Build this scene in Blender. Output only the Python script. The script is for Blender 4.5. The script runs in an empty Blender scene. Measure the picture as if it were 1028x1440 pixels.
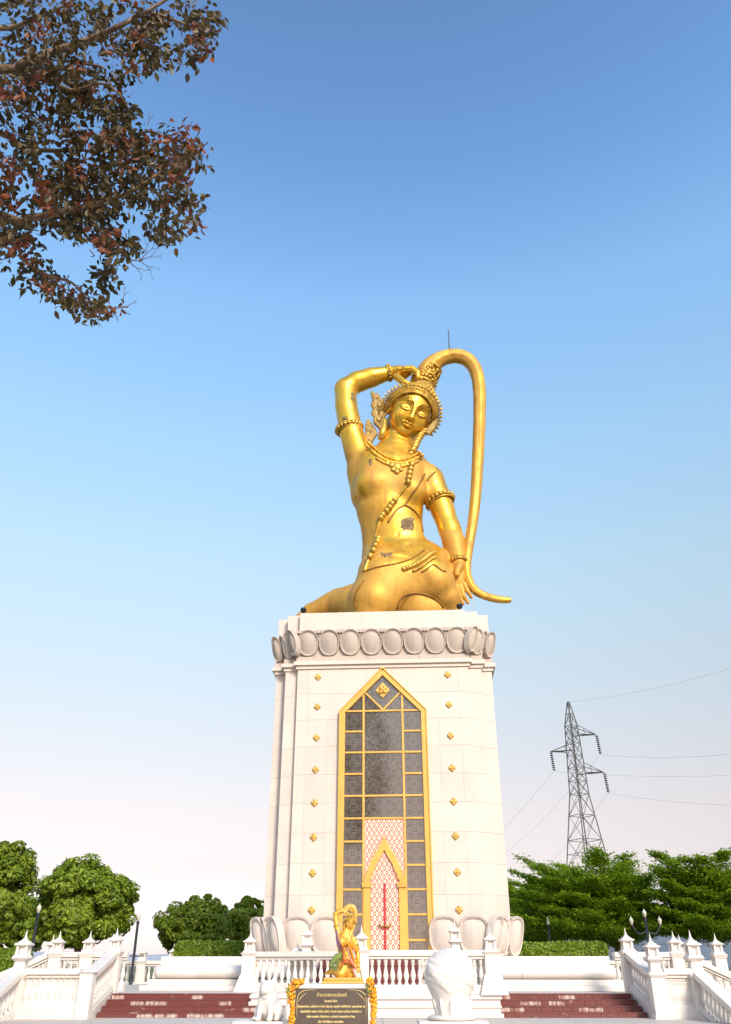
import bpy, math, random
import numpy as np
from mathutils import Vector, Matrix, Euler
from mathutils.bvhtree import BVHTree
random.seed(7); rng = np.random.default_rng(7)
R = math.radians
scene = bpy.context.scene
col = scene.collection

# ------------------------------------------------------------------ camera
F = 1160.0; CX, CY = 514.0, 720.0
TH = math.atan(0.55); CT, ST = math.cos(TH), math.sin(TH)
CZ = 1.12
cam_d = bpy.data.cameras.new('camera'); cam = bpy.data.objects.new('camera', cam_d); col.objects.link(cam)
cam.location = (0, 0, CZ); cam.rotation_euler = (math.pi/2 + TH, 0, 0)
cam_d.sensor_fit = 'VERTICAL'; cam_d.sensor_height = 36.0; cam_d.lens = F/1440*36
cam_d.clip_start = .1; cam_d.clip_end = 12000
scene.camera = cam
# ------------------------------------------------------------------ sky, sun, exposure
SUN_AZ, SUN_EL = R(158), R(30)          # azimuth from +Y towards +X: behind the camera, a little to the right
world = bpy.data.worlds.new('World'); scene.world = world; world.use_nodes = True
wn = world.node_tree; wn.nodes.clear()
w_out = wn.nodes.new('ShaderNodeOutputWorld'); w_bg = wn.nodes.new('ShaderNodeBackground')
w_sky = wn.nodes.new('ShaderNodeTexSky'); w_sky.sky_type = 'NISHITA'; w_sky.sun_disc = False
w_sky.sun_elevation = SUN_EL; w_sky.sun_rotation = SUN_AZ
w_sky.air_density = 1.0; w_sky.dust_density = 0.6; w_sky.ozone_density = 1.0; w_sky.altitude = 50
w_bg.inputs['Strength'].default_value = 0.12
# hazy evening air: the clear sky's colour shifted by height above the horizon, the same all round
w_tc = wn.nodes.new('ShaderNodeTexCoord'); w_sep = wn.nodes.new('ShaderNodeSeparateXYZ')
w_ramp = wn.nodes.new('ShaderNodeValToRGB'); w_mix = wn.nodes.new('ShaderNodeMix'); w_mix.data_type = 'RGBA'; w_mix.blend_type = 'MULTIPLY'
w_mix.inputs['Factor'].default_value = 1.0; w_mix.clamp_result = False
els = w_ramp.color_ramp.elements
SKY = [(.0, .66, .60, .87), (.089, .82, .575, .55), (.147, 1.06, .70, .575), (.224, 1.27, .894, .684), (.318, 1.50, 1.18, .885), (.42, 1.70, 1.52, 1.17),
       (.541, 1.76, 1.80, 1.55), (.68, 1.62, 1.94, 1.90), (.776, 1.20, 1.57, 1.744), (.831, 1.09, 1.39, 1.585), (.90, 1.02, 1.22, 1.43)]
while len(els) < len(SKY): els.new(.5)
for e, (p, r_, g_, b_) in zip(els, SKY): e.position = p; e.color = (r_/2, g_/2, b_/2, 1)
wn.links.new(w_tc.outputs['Generated'], w_sep.inputs[0]); wn.links.new(w_sep.outputs['Z'], w_ramp.inputs[0])
wn.links.new(w_sky.outputs[0], w_mix.inputs['A']); w_dbl = wn.nodes.new('ShaderNodeVectorMath'); w_dbl.operation = 'SCALE'; w_dbl.inputs['Scale'].default_value = 2.0   # the ramp holds half values
wn.links.new(w_ramp.outputs[0], w_dbl.inputs[0]); wn.links.new(w_dbl.outputs[0], w_mix.inputs['B'])
wn.links.new(w_mix.outputs['Result'], w_bg.inputs['Color']); wn.links.new(w_bg.outputs[0], w_out.inputs[0])
sun_d = bpy.data.lights.new('sun', 'SUN'); sun = bpy.data.objects.new('sun', sun_d); col.objects.link(sun)
sun_d.energy = 2.3; sun_d.angle = R(14); sun_d.color = (1, .89, .76)
sdir = Vector((math.sin(SUN_AZ)*math.cos(SUN_EL), math.cos(SUN_AZ)*math.cos(SUN_EL), math.sin(SUN_EL)))
sun.rotation_euler = sdir.to_track_quat('Z', 'Y').to_euler(); sun.location = (8, -20, 30)
vs = scene.view_settings; vs.view_transform = 'Standard'; vs.look = 'None'; vs.exposure = 0.8; vs.gamma = 1; vs.use_curve_mapping = False

# ------------------------------------------------------------------ pixel helpers
def ray(px, py):
    dx, dy = (px-CX)/F, (CY-py)/F
    return Vector((dx, CT - dy*ST, ST + dy*CT))
def P(px, py, D):                       # point on the ray of a pixel at ground distance D
    d = ray(px, py); return Vector((0, 0, CZ)) + d*(D/d.y)
def PA(px, py, a):                      # the same at depth a along the lens axis
    return Vector((0, 0, CZ)) + ray(px, py)*a
def ppm(p):                             # pixels per metre at a point
    return F/(p[1]*CT + (p[2]-CZ)*ST)

# ------------------------------------------------------------------ materials
def newmat(name):
    m = bpy.data.materials.new(name); m.use_nodes = True
    nt = m.node_tree; b = nt.nodes['Principled BSDF']
    return m, nt, b
def N(nt, t, **kw):
    n = nt.nodes.new(t)
    for k, v in kw.items():
        if k in n.inputs.keys() if hasattr(n.inputs, 'keys') else False: n.inputs[k].default_value = v
        else: setattr(n, k, v)
    return n
def coords(nt, kind='Object', scale=None):
    tc = nt.nodes.new('ShaderNodeTexCoord')
    if scale is None: return tc.outputs[kind]
    mp = nt.nodes.new('ShaderNodeMapping'); mp.inputs['Scale'].default_value = scale
    nt.links.new(tc.outputs[kind], mp.inputs[0]); return mp.outputs[0]
def worldpos(nt, scale=None):
    g = nt.nodes.new('ShaderNodeNewGeometry')
    if scale is None: return g.outputs['Position']
    mp = nt.nodes.new('ShaderNodeMapping'); mp.inputs['Scale'].default_value = scale
    nt.links.new(g.outputs['Position'], mp.inputs[0]); return mp.outputs[0]
def ramp(nt, fac, stops, interp='LINEAR'):
    r = nt.nodes.new('ShaderNodeValToRGB'); r.color_ramp.interpolation = interp
    e = r.color_ramp.elements
    while len(e) < len(stops): e.new(.5)
    for i, (p, c) in enumerate(stops):
        e[i].position = p; e[i].color = (c, c, c, 1) if isinstance(c, (int, float)) else (*c, 1)
    nt.links.new(fac, r.inputs[0]); return r.outputs[0]
def noise(nt, vec, scale, detail=4, rough=.55, dist=0):
    n = nt.nodes.new('ShaderNodeTexNoise'); n.inputs['Scale'].default_value = scale
    n.inputs['Detail'].default_value = detail; n.inputs['Roughness'].default_value = rough; n.inputs['Distortion'].default_value = dist
    nt.links.new(vec, n.inputs['Vector']); return n.outputs['Fac']
def mix(nt, fac, a, b, blend='MIX'):
    m = nt.nodes.new('ShaderNodeMix'); m.data_type = 'RGBA'; m.blend_type = blend
    for s, v in (('Factor', fac), ('A', a), ('B', b)):
        if hasattr(v, 'is_linked') or hasattr(v, 'links'): nt.links.new(v, m.inputs[s])
        elif s == 'Factor': m.inputs[s].default_value = v
        else: m.inputs[s].default_value = (*v, 1)
    return m.outputs['Result']
def math_(nt, op, a, b=None, c=None):
    m = nt.nodes.new('ShaderNodeMath'); m.operation = op
    for i, v in enumerate((a, b, c)):
        if v is None: continue
        if hasattr(v, 'links'): nt.links.new(v, m.inputs[i])
        else: m.inputs[i].default_value = v
    return m.outputs[0]
def bump(nt, b, h, strength=.3, dist=.02):
    n = nt.nodes.new('ShaderNodeBump'); n.inputs['Strength'].default_value = strength; n.inputs['Distance'].default_value = dist
    nt.links.new(h, n.inputs['Height']); nt.links.new(n.outputs[0], b.inputs['Normal'])
def plain(name, c, rough=.6, metal=0, var=.12, scale=3.0, bumps=0):
    m, nt, b = newmat(name)
    v = worldpos(nt); n = noise(nt, v, scale, 5)
    lo = tuple(x*(1-var) for x in c); hi = tuple(min(1, x*(1+var)) for x in c)
    nt.links.new(ramp(nt, n, [(.3, lo), (.7, hi)]), b.inputs['Base Color'])
    b.inputs['Roughness'].default_value = rough; b.inputs['Metallic'].default_value = metal
    if bumps: bump(nt, b, noise(nt, v, scale*6, 4), bumps, .02)
    return m
def stone(name, c, streak=.35, dirt=(.42, .37, .31), rough=.5):
    m, nt, b = newmat(name)
    v = worldpos(nt)
    n1 = noise(nt, v, 1.3, 5); n2 = noise(nt, worldpos(nt, (5, 5, .35)), 1.6, 4)
    oi = nt.nodes.new('ShaderNodeObjectInfo')
    base = ramp(nt, n1, [(.3, tuple(x*.94 for x in c)), (.7, tuple(min(1, x*1.04) for x in c))])
    base = mix(nt, 1.0, base, ramp(nt, oi.outputs['Random'], [(0, (.90, .90, .905)), (1, (1, .99, .975))]), 'MULTIPLY')
    f = ramp(nt, n2, [(.52, 0.0), (.78, streak)])
    nt.links.new(mix(nt, f, base, dirt), b.inputs['Base Color'])
    b.inputs['Roughness'].default_value = rough
    bump(nt, b, noise(nt, v, 26, 4), .12, .01)
    return m
M = {}
M['marble'] = stone('white_marble', (.66, .565, .50), .26)
M['marble_joint'] = plain('joint_mortar', (.50, .42, .36), .8)
M['paint'] = stone('white_painted_stone', (.74, .69, .64), .28, (.5, .44, .37))
M['lotus'] = stone('weathered_lotus_stone', (.53, .45, .39), .5, (.30, .24, .20), .7)
M['lotus_low'] = stone('pale_lotus_stone', (.60, .53, .475), .45, (.36, .29, .24), .65)
M['plaza'] = stone('plaza_stone', (.55, .49, .43), .15, (.45, .40, .35), .6)
def mortar_material():
    m, nt, b = newmat('bare_step_mortar')
    n = noise(nt, worldpos(nt, (9, 9, 2.5)), 1.6, 5, .7)
    c = ramp(nt, n, [(.40, (.20, .065, .055)), (.50, (.40, .28, .24)), (.62, (.62, .52, .47))])
    nt.links.new(c, b.inputs['Base Color']); b.inputs['Roughness'].default_value = .85; return m
M['mortar'] = mortar_material()
M['black'] = plain('black_metal', (.02, .022, .025), .45, .3)
M['pole'] = plain('dark_pole_paint', (.028, .034, .05), .45, .2)
M['red'] = plain('red_lacquer', (.42, .03, .035), .4)
M['goldpaint'] = plain('gold_frame_paint', (.66, .385, .085), .40, .2, .10, 2)
M['stud'] = plain('gold_stud', (.62, .38, .09), .42, .45, .2, 8)
M['bark'] = plain('brown_bark', (.16, .115, .08), .9, 0, .35, 9, .6)
M['twig'] = plain('reddish_bark', (.25, .165, .115), .85, 0, .3, 12, .5)
M['ground'] = plain('dry_grass_ground', (.10, .12, .045), .95, 0, .4, .6)
M['hill'] = plain('haze_tinted_hill', (.135, .155, .185), 1.0, 0, .2, .02)  # blue distance haze is put into the base colour
M['hill_far'] = plain('haze_pale_hill', (.40, .42, .48), 1.0, 0, .1, .02)  # paler still: thicker haze mixed into the hill's own colour
M['steel'] = plain('galvanised_steel', (.17, .155, .15), .6, .3)
M['wire'] = plain('cable_grey', (.50, .47, .46), .6)
M['insul'] = plain('dark_insulator', (.05, .045, .05), .4)
M['orange'] = plain('marigold_orange', (.85, .27, .01), .7, 0, .35, 40, .4)
M['yellow'] = plain('marigold_yellow', (.85, .45, .03), .7, 0, .3, 40, .4)
M['purple'] = plain('purple_ribbon', (.14, .05, .24), .6)
M['green'] = plain('green_cloth', (.16, .22, .05), .7, 0, .3, 30)
M['redcloth'] = plain('red_orange_cloth', (.62, .10, .03), .65, 0, .25, 20)
M['pinkcloth'] = plain('pink_ribbon', (.75, .42, .36), .65)
M['plate'] = plain('dark_bronze_plate', (.085, .062, .048), .4, .2, .12, 10)
M['letter'] = plain('gilt_letter', (.80, .62, .24), .45, .2)
M['lampglass'] = plain('milk_glass', (.56, .52, .44), .25)
M['dkgold'] = plain('old_gilt', (.58, .35, .06), .40, .6, .35, 5, .5)
M['gold_new'] = plain('fresh_gold_leaf', (.74, .42, .07), .38, .45, .25, 14, .3)
M['flame'] = plain('weathered_gilt_filigree', (.36, .24, .075), .5, .4, .45, 6, .5)
M['linegold'] = plain('dark_gilt_line', (.26, .125, .02), .5, .4)

def gold_material():
    m, nt, b = newmat('gilded_metal')
    at = nt.nodes.new('ShaderNodeAttribute'); at.attribute_name = 'dull'
    v = coords(nt, 'Object')
    n1 = noise(nt, v, .75, 6, .6); n2 = noise(nt, v, 5, 5, .6)
    n3 = noise(nt, coords(nt, 'Object', (2.6, 2.6, .5)), 1.3, 5)
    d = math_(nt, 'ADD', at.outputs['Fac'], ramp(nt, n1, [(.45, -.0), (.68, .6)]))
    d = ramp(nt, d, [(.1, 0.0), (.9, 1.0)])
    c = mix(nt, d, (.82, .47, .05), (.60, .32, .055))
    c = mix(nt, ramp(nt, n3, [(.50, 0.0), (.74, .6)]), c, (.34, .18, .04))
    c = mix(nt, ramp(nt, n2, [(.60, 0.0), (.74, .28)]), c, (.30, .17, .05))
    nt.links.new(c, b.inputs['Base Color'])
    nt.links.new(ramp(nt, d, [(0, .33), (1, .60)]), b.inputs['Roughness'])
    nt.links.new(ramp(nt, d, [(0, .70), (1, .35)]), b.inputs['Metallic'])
    bump(nt, b, math_(nt, 'ADD', noise(nt, v, 2.2, 4), math_(nt, 'MULTIPLY', n2, .35)), .45, .05)
    return m
M['gold'] = gold_material()

def granite_red():
    m, nt, b = newmat('maroon_granite_tiles')
    v = worldpos(nt); n = noise(nt, v, 60, 3)
    c = ramp(nt, n, [(.35, (.105, .022, .02)), (.65, (.20, .05, .043))])
    w = noise(nt, worldpos(nt, (2.2, .3, 5)), 1.5, 5, .7)
    f = ramp(nt, w, [(.62, 0.0), (.68, .55)])
    nt.links.new(mix(nt, f, c, (.46, .33, .28)), b.inputs['Base Color']); b.inputs['Roughness'].default_value = .35
    return m
M['granite'] = granite_red()

def pane_material():
    m, nt, b = newmat('etched_grey_glass')
    v = coords(nt, 'Object')
    def centred(scale):     # concentric kaleidoscope-like tracery: folded coordinates
        s = nt.nodes.new('ShaderNodeSeparateXYZ'); nt.links.new(v, s.inputs[0])
        ax = math_(nt, 'ABSOLUTE', s.outputs['X']); az = math_(nt, 'ABSOLUTE', s.outputs['Z'])
        cc = nt.nodes.new('ShaderNodeCombineXYZ')
        nt.links.new(math_(nt, 'MAXIMUM', ax, az), cc.inputs[0]); nt.links.new(math_(nt, 'MINIMUM', ax, az), cc.inputs[1])
        return cc.outputs[0]
    fc = centred(1)
    vo = nt.nodes.new('ShaderNodeTexVoronoi'); vo.feature = 'DISTANCE_TO_EDGE'; vo.inputs['Scale'].default_value = 9
    nt.links.new(fc, vo.inputs['Vector'])
    ln = ramp(nt, vo.outputs['Distance'], [(.02, 1.0), (.10, 0.0)])
    n = noise(nt, fc, 14, 3)
    base = ramp(nt, n, [(.35, (.045, .040, .040)), (.65, (.080, .066, .056))])
    nt.links.new(mix(nt, math_(nt, 'MULTIPLY', ln, .42), base, (.26, .22, .16)), b.inputs['Base Color'])
    b.inputs['Roughness'].default_value = .05; b.inputs['IOR'].default_value = 2.1
    return m
M['pane'] = pane_material()

def lattice_material():
    m, nt, b = newmat('pink_gilt_lattice')
    s = nt.nodes.new('ShaderNodeSeparateXYZ'); nt.links.new(coords(nt, 'Object'), s.inputs[0])
    k = 2*math.pi/.17
    a = math_(nt, 'SINE', math_(nt, 'MULTIPLY', math_(nt, 'ADD', s.outputs['X'], math_(nt, 'MULTIPLY', s.outputs['Z'], .62)), k/2))
    c = math_(nt, 'SINE', math_(nt, 'MULTIPLY', math_(nt, 'SUBTRACT', s.outputs['X'], math_(nt, 'MULTIPLY', s.outputs['Z'], .62)), k/2))
    p = math_(nt, 'ABSOLUTE', math_(nt, 'MULTIPLY', a, c))
    f = ramp(nt, p, [(.16, 1.0), (.46, 0.0)])
    fl = ramp(nt, p, [(.82, 0.0), (.92, 1.0)])
    c1 = mix(nt, f, (.60, .12, .09), (.84, .62, .50))
    nt.links.new(mix(nt, fl, c1, (.86, .66, .50)), b.inputs['Base Color']); b.inputs['Roughness'].default_value = .5
    return m
M['lattice'] = lattice_material()

def leaf_material(name, c1, c2, c3=None, trans=.25):
    m, nt, b = newmat(name)
    g = nt.nodes.new('ShaderNodeNewGeometry')
    stops = [(0, c1), (.6, c2)] + ([(1, c3)] if c3 else [])
    c = ramp(nt, g.outputs['Random Per Island'], stops)
    oi = nt.nodes.new('ShaderNodeObjectInfo')
    nt.links.new(c, b.inputs['Base Color']); b.inputs['Roughness'].default_value = .5
    tr = nt.nodes.new('ShaderNodeBsdfTranslucent'); nt.links.new(c, tr.inputs[0])
    mx = nt.nodes.new('ShaderNodeMixShader'); mx.inputs[0].default_value = trans
    out = nt.nodes['Material Output']
    nt.links.new(b.outputs[0], mx.inputs[1]); nt.links.new(tr.outputs[0], mx.inputs[2]); nt.links.new(mx.outputs[0], out.inputs[0])
    return m
M['leaf_round'] = leaf_material('broad_green_leaves', (.11, .18, .010), (.25, .35, .02), (.38, .46, .04), .42)
M['leaf_round_b'] = leaf_material('olive_green_leaves', (.12, .18, .012), (.25, .34, .022), (.36, .44, .04), .42)
M['leaf_flat'] = leaf_material('feathery_green_leaves', (.11, .21, .010), (.28, .42, .018), (.42, .54, .03), .48)
M['leaf_hedge'] = leaf_material('hedge_leaves', (.12, .21, .014), (.21, .32, .022), (.29, .40, .035), .35)
M['leaf_near'] = leaf_material('dark_olive_leaves', (.055, .040, .016), (.105, .075, .026), (.16, .105, .038), .27)
M['leaf_red'] = leaf_material('red_orange_old_leaves', (.20, .055, .04), (.30, .10, .03), (.17, .05, .06), .3)

# ------------------------------------------------------------------ mesh helpers
def mesh_np(name, V, Fq):
    V = np.asarray(V, np.float32); me = bpy.data.meshes.new(name)
    Fq = np.asarray(Fq, np.int32); n, k = Fq.shape
    me.vertices.add(len(V)); me.vertices.foreach_set('co', V.ravel())
    me.loops.add(n*k); me.loops.foreach_set('vertex_index', Fq.ravel())
    me.polygons.add(n); me.polygons.foreach_set('loop_start', np.arange(0, n*k, k, dtype=np.int32))
    me.polygons.foreach_set('loop_total', np.full(n, k, np.int32))
    me.update(calc_edges=True); me.validate(); return me
class MB:
    def __init__(s): s.v = []; s.f = []
    def add(s, V, Fs):
        o = len(s.v); s.v += [tuple(p) for p in V]; s.f += [tuple(i+o for i in f) for f in Fs]; return s
    def hexa(s, p):     # 8 points: bottom 4 ccw, top 4 ccw
        return s.add(p, [(3, 2, 1, 0), (4, 5, 6, 7), (0, 1, 5, 4), (1, 2, 6, 5), (2, 3, 7, 6), (3, 0, 4, 7)])
    def box(s, x0, x1, y0, y1, z0, z1):
        return s.hexa([(x0, y0, z0), (x1, y0, z0), (x1, y1, z0), (x0, y1, z0), (x0, y0, z1), (x1, y0, z1), (x1, y1, z1), (x0, y1, z1)])
    def frustum(s, hx0, hy0, z0, hx1, hy1, z1, c=(0, 0)):
        x, y = c
        return s.hexa([(x-hx0, y-hy0, z0), (x+hx0, y-hy0, z0), (x+hx0, y+hy0, z0), (x-hx0, y+hy0, z0),
                       (x-hx1, y-hy1, z1), (x+hx1, y-hy1, z1), (x+hx1, y+hy1, z1), (x-hx1, y+hy1, z1)])
    def lathe(s, prof, n=12, c=(0, 0, 0)):
        V = []; Fs = []
        for r, z in prof:
            for i in range(n):
                a = 2*math.pi*(i+.5)/n; V.append((c[0]+r*math.cos(a), c[1]+r*math.sin(a), c[2]+z))
        m = len(prof)
        for j in range(m-1):
            for i in range(n):
                k = (i+1) % n; Fs.append((j*n+i, j*n+k, (j+1)*n+k, (j+1)*n+i))
        Fs.append(tuple(range(n-1, -1, -1))); Fs.append(tuple((m-1)*n+i for i in range(n)))
        return s.add(V, Fs)
    def tube(s, path, rad, n=8, sub=1, flat=1.0):
        pts = [Vector(p) for p in path]; rs = list(rad) if hasattr(rad, '__len__') else [rad]*len(pts)
        if sub > 1:
            q, qr = [], []
            for i in range(len(pts)-1):
                p0, p1, p2, p3 = pts[max(i-1, 0)], pts[i], pts[i+1], pts[min(i+2, len(pts)-1)]
                for k in range(sub):
                    t = k/sub
                    q.append(.5*((2*p1)+(p2-p0)*t+(2*p0-5*p1+4*p2-p3)*t*t+(3*p1-p0-3*p2+p3)*t**3)); qr.append(rs[i]*(1-t)+rs[i+1]*t)
            q.append(pts[-1]); qr.append(rs[-1]); pts, rs = q, qr
        V, Fs = [], []; up = None
        for i, p in enumerate(pts):
            t = (pts[min(i+1, len(pts)-1)]-pts[max(i-1, 0)])
            t = t.normalized() if t.length > 1e-9 else Vector((0, 0, 1))
            if up is None:
                up = Vector((0, 0, 1)) if abs(t.z) < .9 else Vector((0, 1, 0))
            u = (up - t*up.dot(t)).normalized(); w = t.cross(u); up = u
            for k in range(n):
                a = 2*math.pi*k/n; V.append(p + (u*math.cos(a) + w*math.sin(a)*flat)*rs[i])
        m = len(pts)
        for j in range(m-1):
            for k in range(n):
                l = (k+1) % n; Fs.append((j*n+k, j*n+l, (j+1)*n+l, (j+1)*n+k))
        Fs.append(tuple(range(n-1, -1, -1))); Fs.append(tuple((m-1)*n+k for k in range(n)))
        return s.add(V, Fs)
    def ball(s, c, r, n=8, m=5, sc=(1, 1, 1)):
        V = [(c[0], c[1], c[2]-r*sc[2])]; Fs = []
        for j in range(1, m):
            b = -math.pi/2 + math.pi*j/m
            for i in range(n):
                a = 2*math.pi*i/n; V.append((c[0]+r*sc[0]*math.cos(b)*math.cos(a), c[1]+r*sc[1]*math.cos(b)*math.sin(a), c[2]+r*sc[2]*math.sin(b)))
        V.append((c[0], c[1], c[2]+r*sc[2]))
        for i in range(n):
            k = (i+1) % n; Fs.append((0, 1+k, 1+i)); Fs.append((len(V)-1, 1+(m-2)*n+i, 1+(m-2)*n+k))
            for j in range(m-2): Fs.append((1+j*n+i, 1+j*n+k, 1+(j+1)*n+k, 1+(j+1)*n+i))
        return s.add(V, Fs)
    def prism(s, poly, depth, fn):     # 2-D outline (u, v), extruded along w; fn maps (u, v, w) to a point
        n = len(poly); V = [fn(u, v, 0) for u, v in poly] + [fn(u, v, depth) for u, v in poly]
        Fs = [tuple(range(n)), tuple(range(2*n-1, n-1, -1))] + [((i+1) % n, i, n+i, n+(i+1) % n) for i in range(n)]
        return s.add(V, Fs)
    def mesh(s, name, smooth=False):
        me = bpy.data.meshes.new(name); me.from_pydata(s.v, [], s.f)
        if smooth:
            me.polygons.foreach_set('use_smooth', [True]*len(me.polygons))
        me.update(); return me
    def build(s, name, mat, parent=None, smooth=False, bevel=0):
        return put(name, s.mesh(name, smooth), mat, parent, bevel=bevel)
def put(name, me, mat, parent=None, loc=None, rz=None, bevel=0):
    o = bpy.data.objects.new(name, me); col.objects.link(o)
    if mat is not None and not me.materials: me.materials.append(M[mat] if isinstance(mat, str) else mat)
    if parent: o.parent = parent
    if loc is not None: o.location = loc
    if rz: o.rotation_euler = (0, 0, rz)
    if bevel:
        b = o.modifiers.new('bevel', 'BEVEL'); b.width = bevel; b.segments = 2; b.limit_method = 'ANGLE'
    return o
def tag(o, label, cat, group=None):
    o['label'] = label; o['category'] = cat
    if group: o['group'] = group
    return o
def thing(name, label, cat, loc=(0, 0, 0), rz=0, group=None):
    o = bpy.data.objects.new(name, None); col.objects.link(o); o.location = loc; o.rotation_euler = (0, 0, rz); o.empty_display_size = .2
    return tag(o, label, cat, group)
def struct(o): o['kind'] = 'structure'; return o
def stuff(o): o['kind'] = 'stuff'; return o
def autosmooth(me, ang=35):
    me.polygons.foreach_set('use_smooth', [True]*len(me.polygons))
    try: me.set_sharp_from_angle(angle=R(ang))
    except Exception: pass
    return me

# ================================================================== THE GROUND AND TERRACES
ZT = .49            # terrace floor above the landing
g = MB()
g.add([(-6000, -3000, -.5), (6000, -3000, -.5), (6000, 9000, -.5), (-6000, 9000, -.5)], [(0, 1, 2, 3)])
struct(g.build('ground', 'ground'))
def hills(name, xs, hs, D, depth):
    m = MB(); V = []; n = len(xs)
    for r_, (k, dd) in enumerate(((0, -depth), (.55, -depth*.55), (.9, -depth*.2), (1, 0), (.5, depth*.6), (0, depth))):
        for i in range(n):
            j = 1+.06*math.sin(i*2.1+r_)
            V.append((xs[i], D+dd+20*math.sin(i*1.7+r_), -.6+hs[i]*k*j))
    Fs = [(r_*n+i, r_*n+i+1, (r_+1)*n+i+1, (r_+1)*n+i) for r_ in range(5) for i in range(n-1)]
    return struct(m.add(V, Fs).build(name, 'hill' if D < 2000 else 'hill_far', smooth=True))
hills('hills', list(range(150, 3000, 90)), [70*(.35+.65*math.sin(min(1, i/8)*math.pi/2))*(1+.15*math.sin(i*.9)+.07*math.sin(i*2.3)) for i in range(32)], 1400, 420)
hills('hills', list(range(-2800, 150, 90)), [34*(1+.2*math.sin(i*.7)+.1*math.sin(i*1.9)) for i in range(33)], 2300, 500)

pl = MB().box(-40, 40, 2, 21.4, -.62, -.49)
struct(pl.build('plaza_pavement', 'plaza'))
# landing: solid block with slab paving
struct(MB().box(-8.55, 8.2, 20.8, 24.0, -.49, -.006).build('landing', 'paint'))
lf = struct(MB().box(-8.5, 8.15, 20.85, 23.9, -.006, -.002).build('landing_paving', 'marble_joint'))
slab = MB().box(-.545, .545, -.495, .495, -.004, .012).mesh('paving_slab')
for i in range(15):
    for j in range(3):
        put('paving_slab', slab, 'plaza', lf, (-7.9+i*1.105, 21.36+j*1.0, -.003))
for i in range(4):          # lower flight, from the plaza to the landing
    struct(MB().box(-8.1, 7.8, 19.6+.3*i, 20.8, -.49+.0001*i if i == 0 else -.49+.122*i, -.49+.122*(i+1)-.003).build('lower_step', 'granite'))
# terrace body
struct(MB().box(-8.9, 9.0, 25.02, 42, -.48, ZT-.004).build('terrace', 'paint'))
tf = struct(MB().box(-8.8, 8.9, 25.06, 41.9, ZT-.004, ZT).build('terrace_floor', 'plaza'))

# upper flights: each step a stone core, a tread slab and riser tiles (some have fallen off)
def flight(name, x0, x1_fn, wear):
    for i in range(4):
        d0 = 23.52+.38*i; z1 = .1225*(i+1); z0 = z1-.1225
        x1 = x1_fn(i)
        st = struct(MB().box(x0, x1, d0+.018, 25.05, max(z0, .012)+.001, z1-.026).build(name, 'mortar'))
        MB().box(x0-.0, x1, d0-.012, d0+.40, z1-.025, z1).build('tread', 'granite', st)
        x = x0+.01; k = 0
        while x < x1-.05:
            w = min(random.choice((.12, .2, .3, .3)), x1-.01-x); gone = (random.random() < wear[i]*.5) if not (k and gone) else random.random() < .55
            if not gone:
                MB().box(x, x+w-.008, d0, d0+.017, max(z0, .012)+.002, z1-.027).build('riser_tile', 'granite', st)
            x += w; k += 1
flight('left_step', -6.55, lambda i: -.2 if i < 2 else -2.9, (.12, .10, .18, .25))
flight('right_step', 3.32, lambda i: 6.86, (.18, .25, .22, .35))

# ---------------------------------------------------------------- stone balustrades
def bal_mesh(h):
    p = [(.058, 0), (.058, .06), (.036, .09), (.034, .13), (.062, .27), (.071, .36), (.058, .47), (.034, .66), (.030, .76), (.05, .80), (.034, .84), (.056, .9), (.056, 1.0)]
    return autosmooth(MB().lathe([(r, z*h) for r, z in p], 10).mesh('baluster'), 50)
BH = .56
BAL = bal_mesh(BH)
def slanted(m, a, b, hw, z0a, z1a, z0b, z1b):
    a = Vector((a[0], a[1], 0)); b = Vector((b[0], b[1], 0)); d = (b-a).normalized(); n = Vector((-d.y, d.x, 0))*hw
    q = [a-n, b-n, b+n, a+n]; zb = [z0a, z0b, z0b, z0a]; zt = [z1a, z1b, z1b, z1a]
    m.hexa([(p.x, p.y, z) for p, z in zip(q, zb)] + [(p.x, p.y, z) for p, z in zip(q, zt)])
def balustrade(label, a, b, fa, fb, base_a=None, base_b=None, n=None, hw=.10, back=False, mat='paint', group=None):
    """a, b: plan ends; fa, fb: height of the foot of the balusters at each end; base: bottom of the solid wall below"""
    cx, cy = (a[0]+b[0])/2, (a[1]+b[1])/2
    t = thing('stone_balustrade', label, 'balustrade', (cx, cy, 0), 0, group)
    A = (a[0]-cx, a[1]-cy); B_ = (b[0]-cx, b[1]-cy); L = math.hypot(A[0]-B_[0], A[1]-B_[1])
    base_a = fa-.2 if base_a is None else base_a; base_b = fb-.2 if base_b is None else base_b
    m = MB(); slanted(m, A, B_, hw+.05, base_a, fa-.07, base_b, fb-.07); m.build('base_wall', mat, t, bevel=.012)
    m = MB(); slanted(m, A, B_, hw+.025, fa-.07, fa, fb-.07, fb); m.build('foot_rail', mat, t, bevel=.01)
    m = MB(); slanted(m, A, B_, hw+.0, fa+BH, fa+BH+.07, fb+BH, fb+BH+.07); slanted(m, A, B_, hw+.06, fa+BH+.07, fa+BH+.20, fb+BH+.07, fb+BH+.20)
    m.build('top_rail', mat, t, bevel=.012)
    n = n or max(2, int(L/.20))
    for i in range(n):
        k = (i+.5)/n
        put('baluster', BAL, mat, t, (A[0]+(B_[0]-A[0])*k, A[1]+(B_[1]-A[1])*k, fa+(fb-fa)*k-.004))
    if back:
        m = MB(); slanted(m, A, B_, .022, fa-.002, fa+BH+.002, fb-.002, fb+BH+.002); m.build('back_panel', mat, t)
    return t
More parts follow.
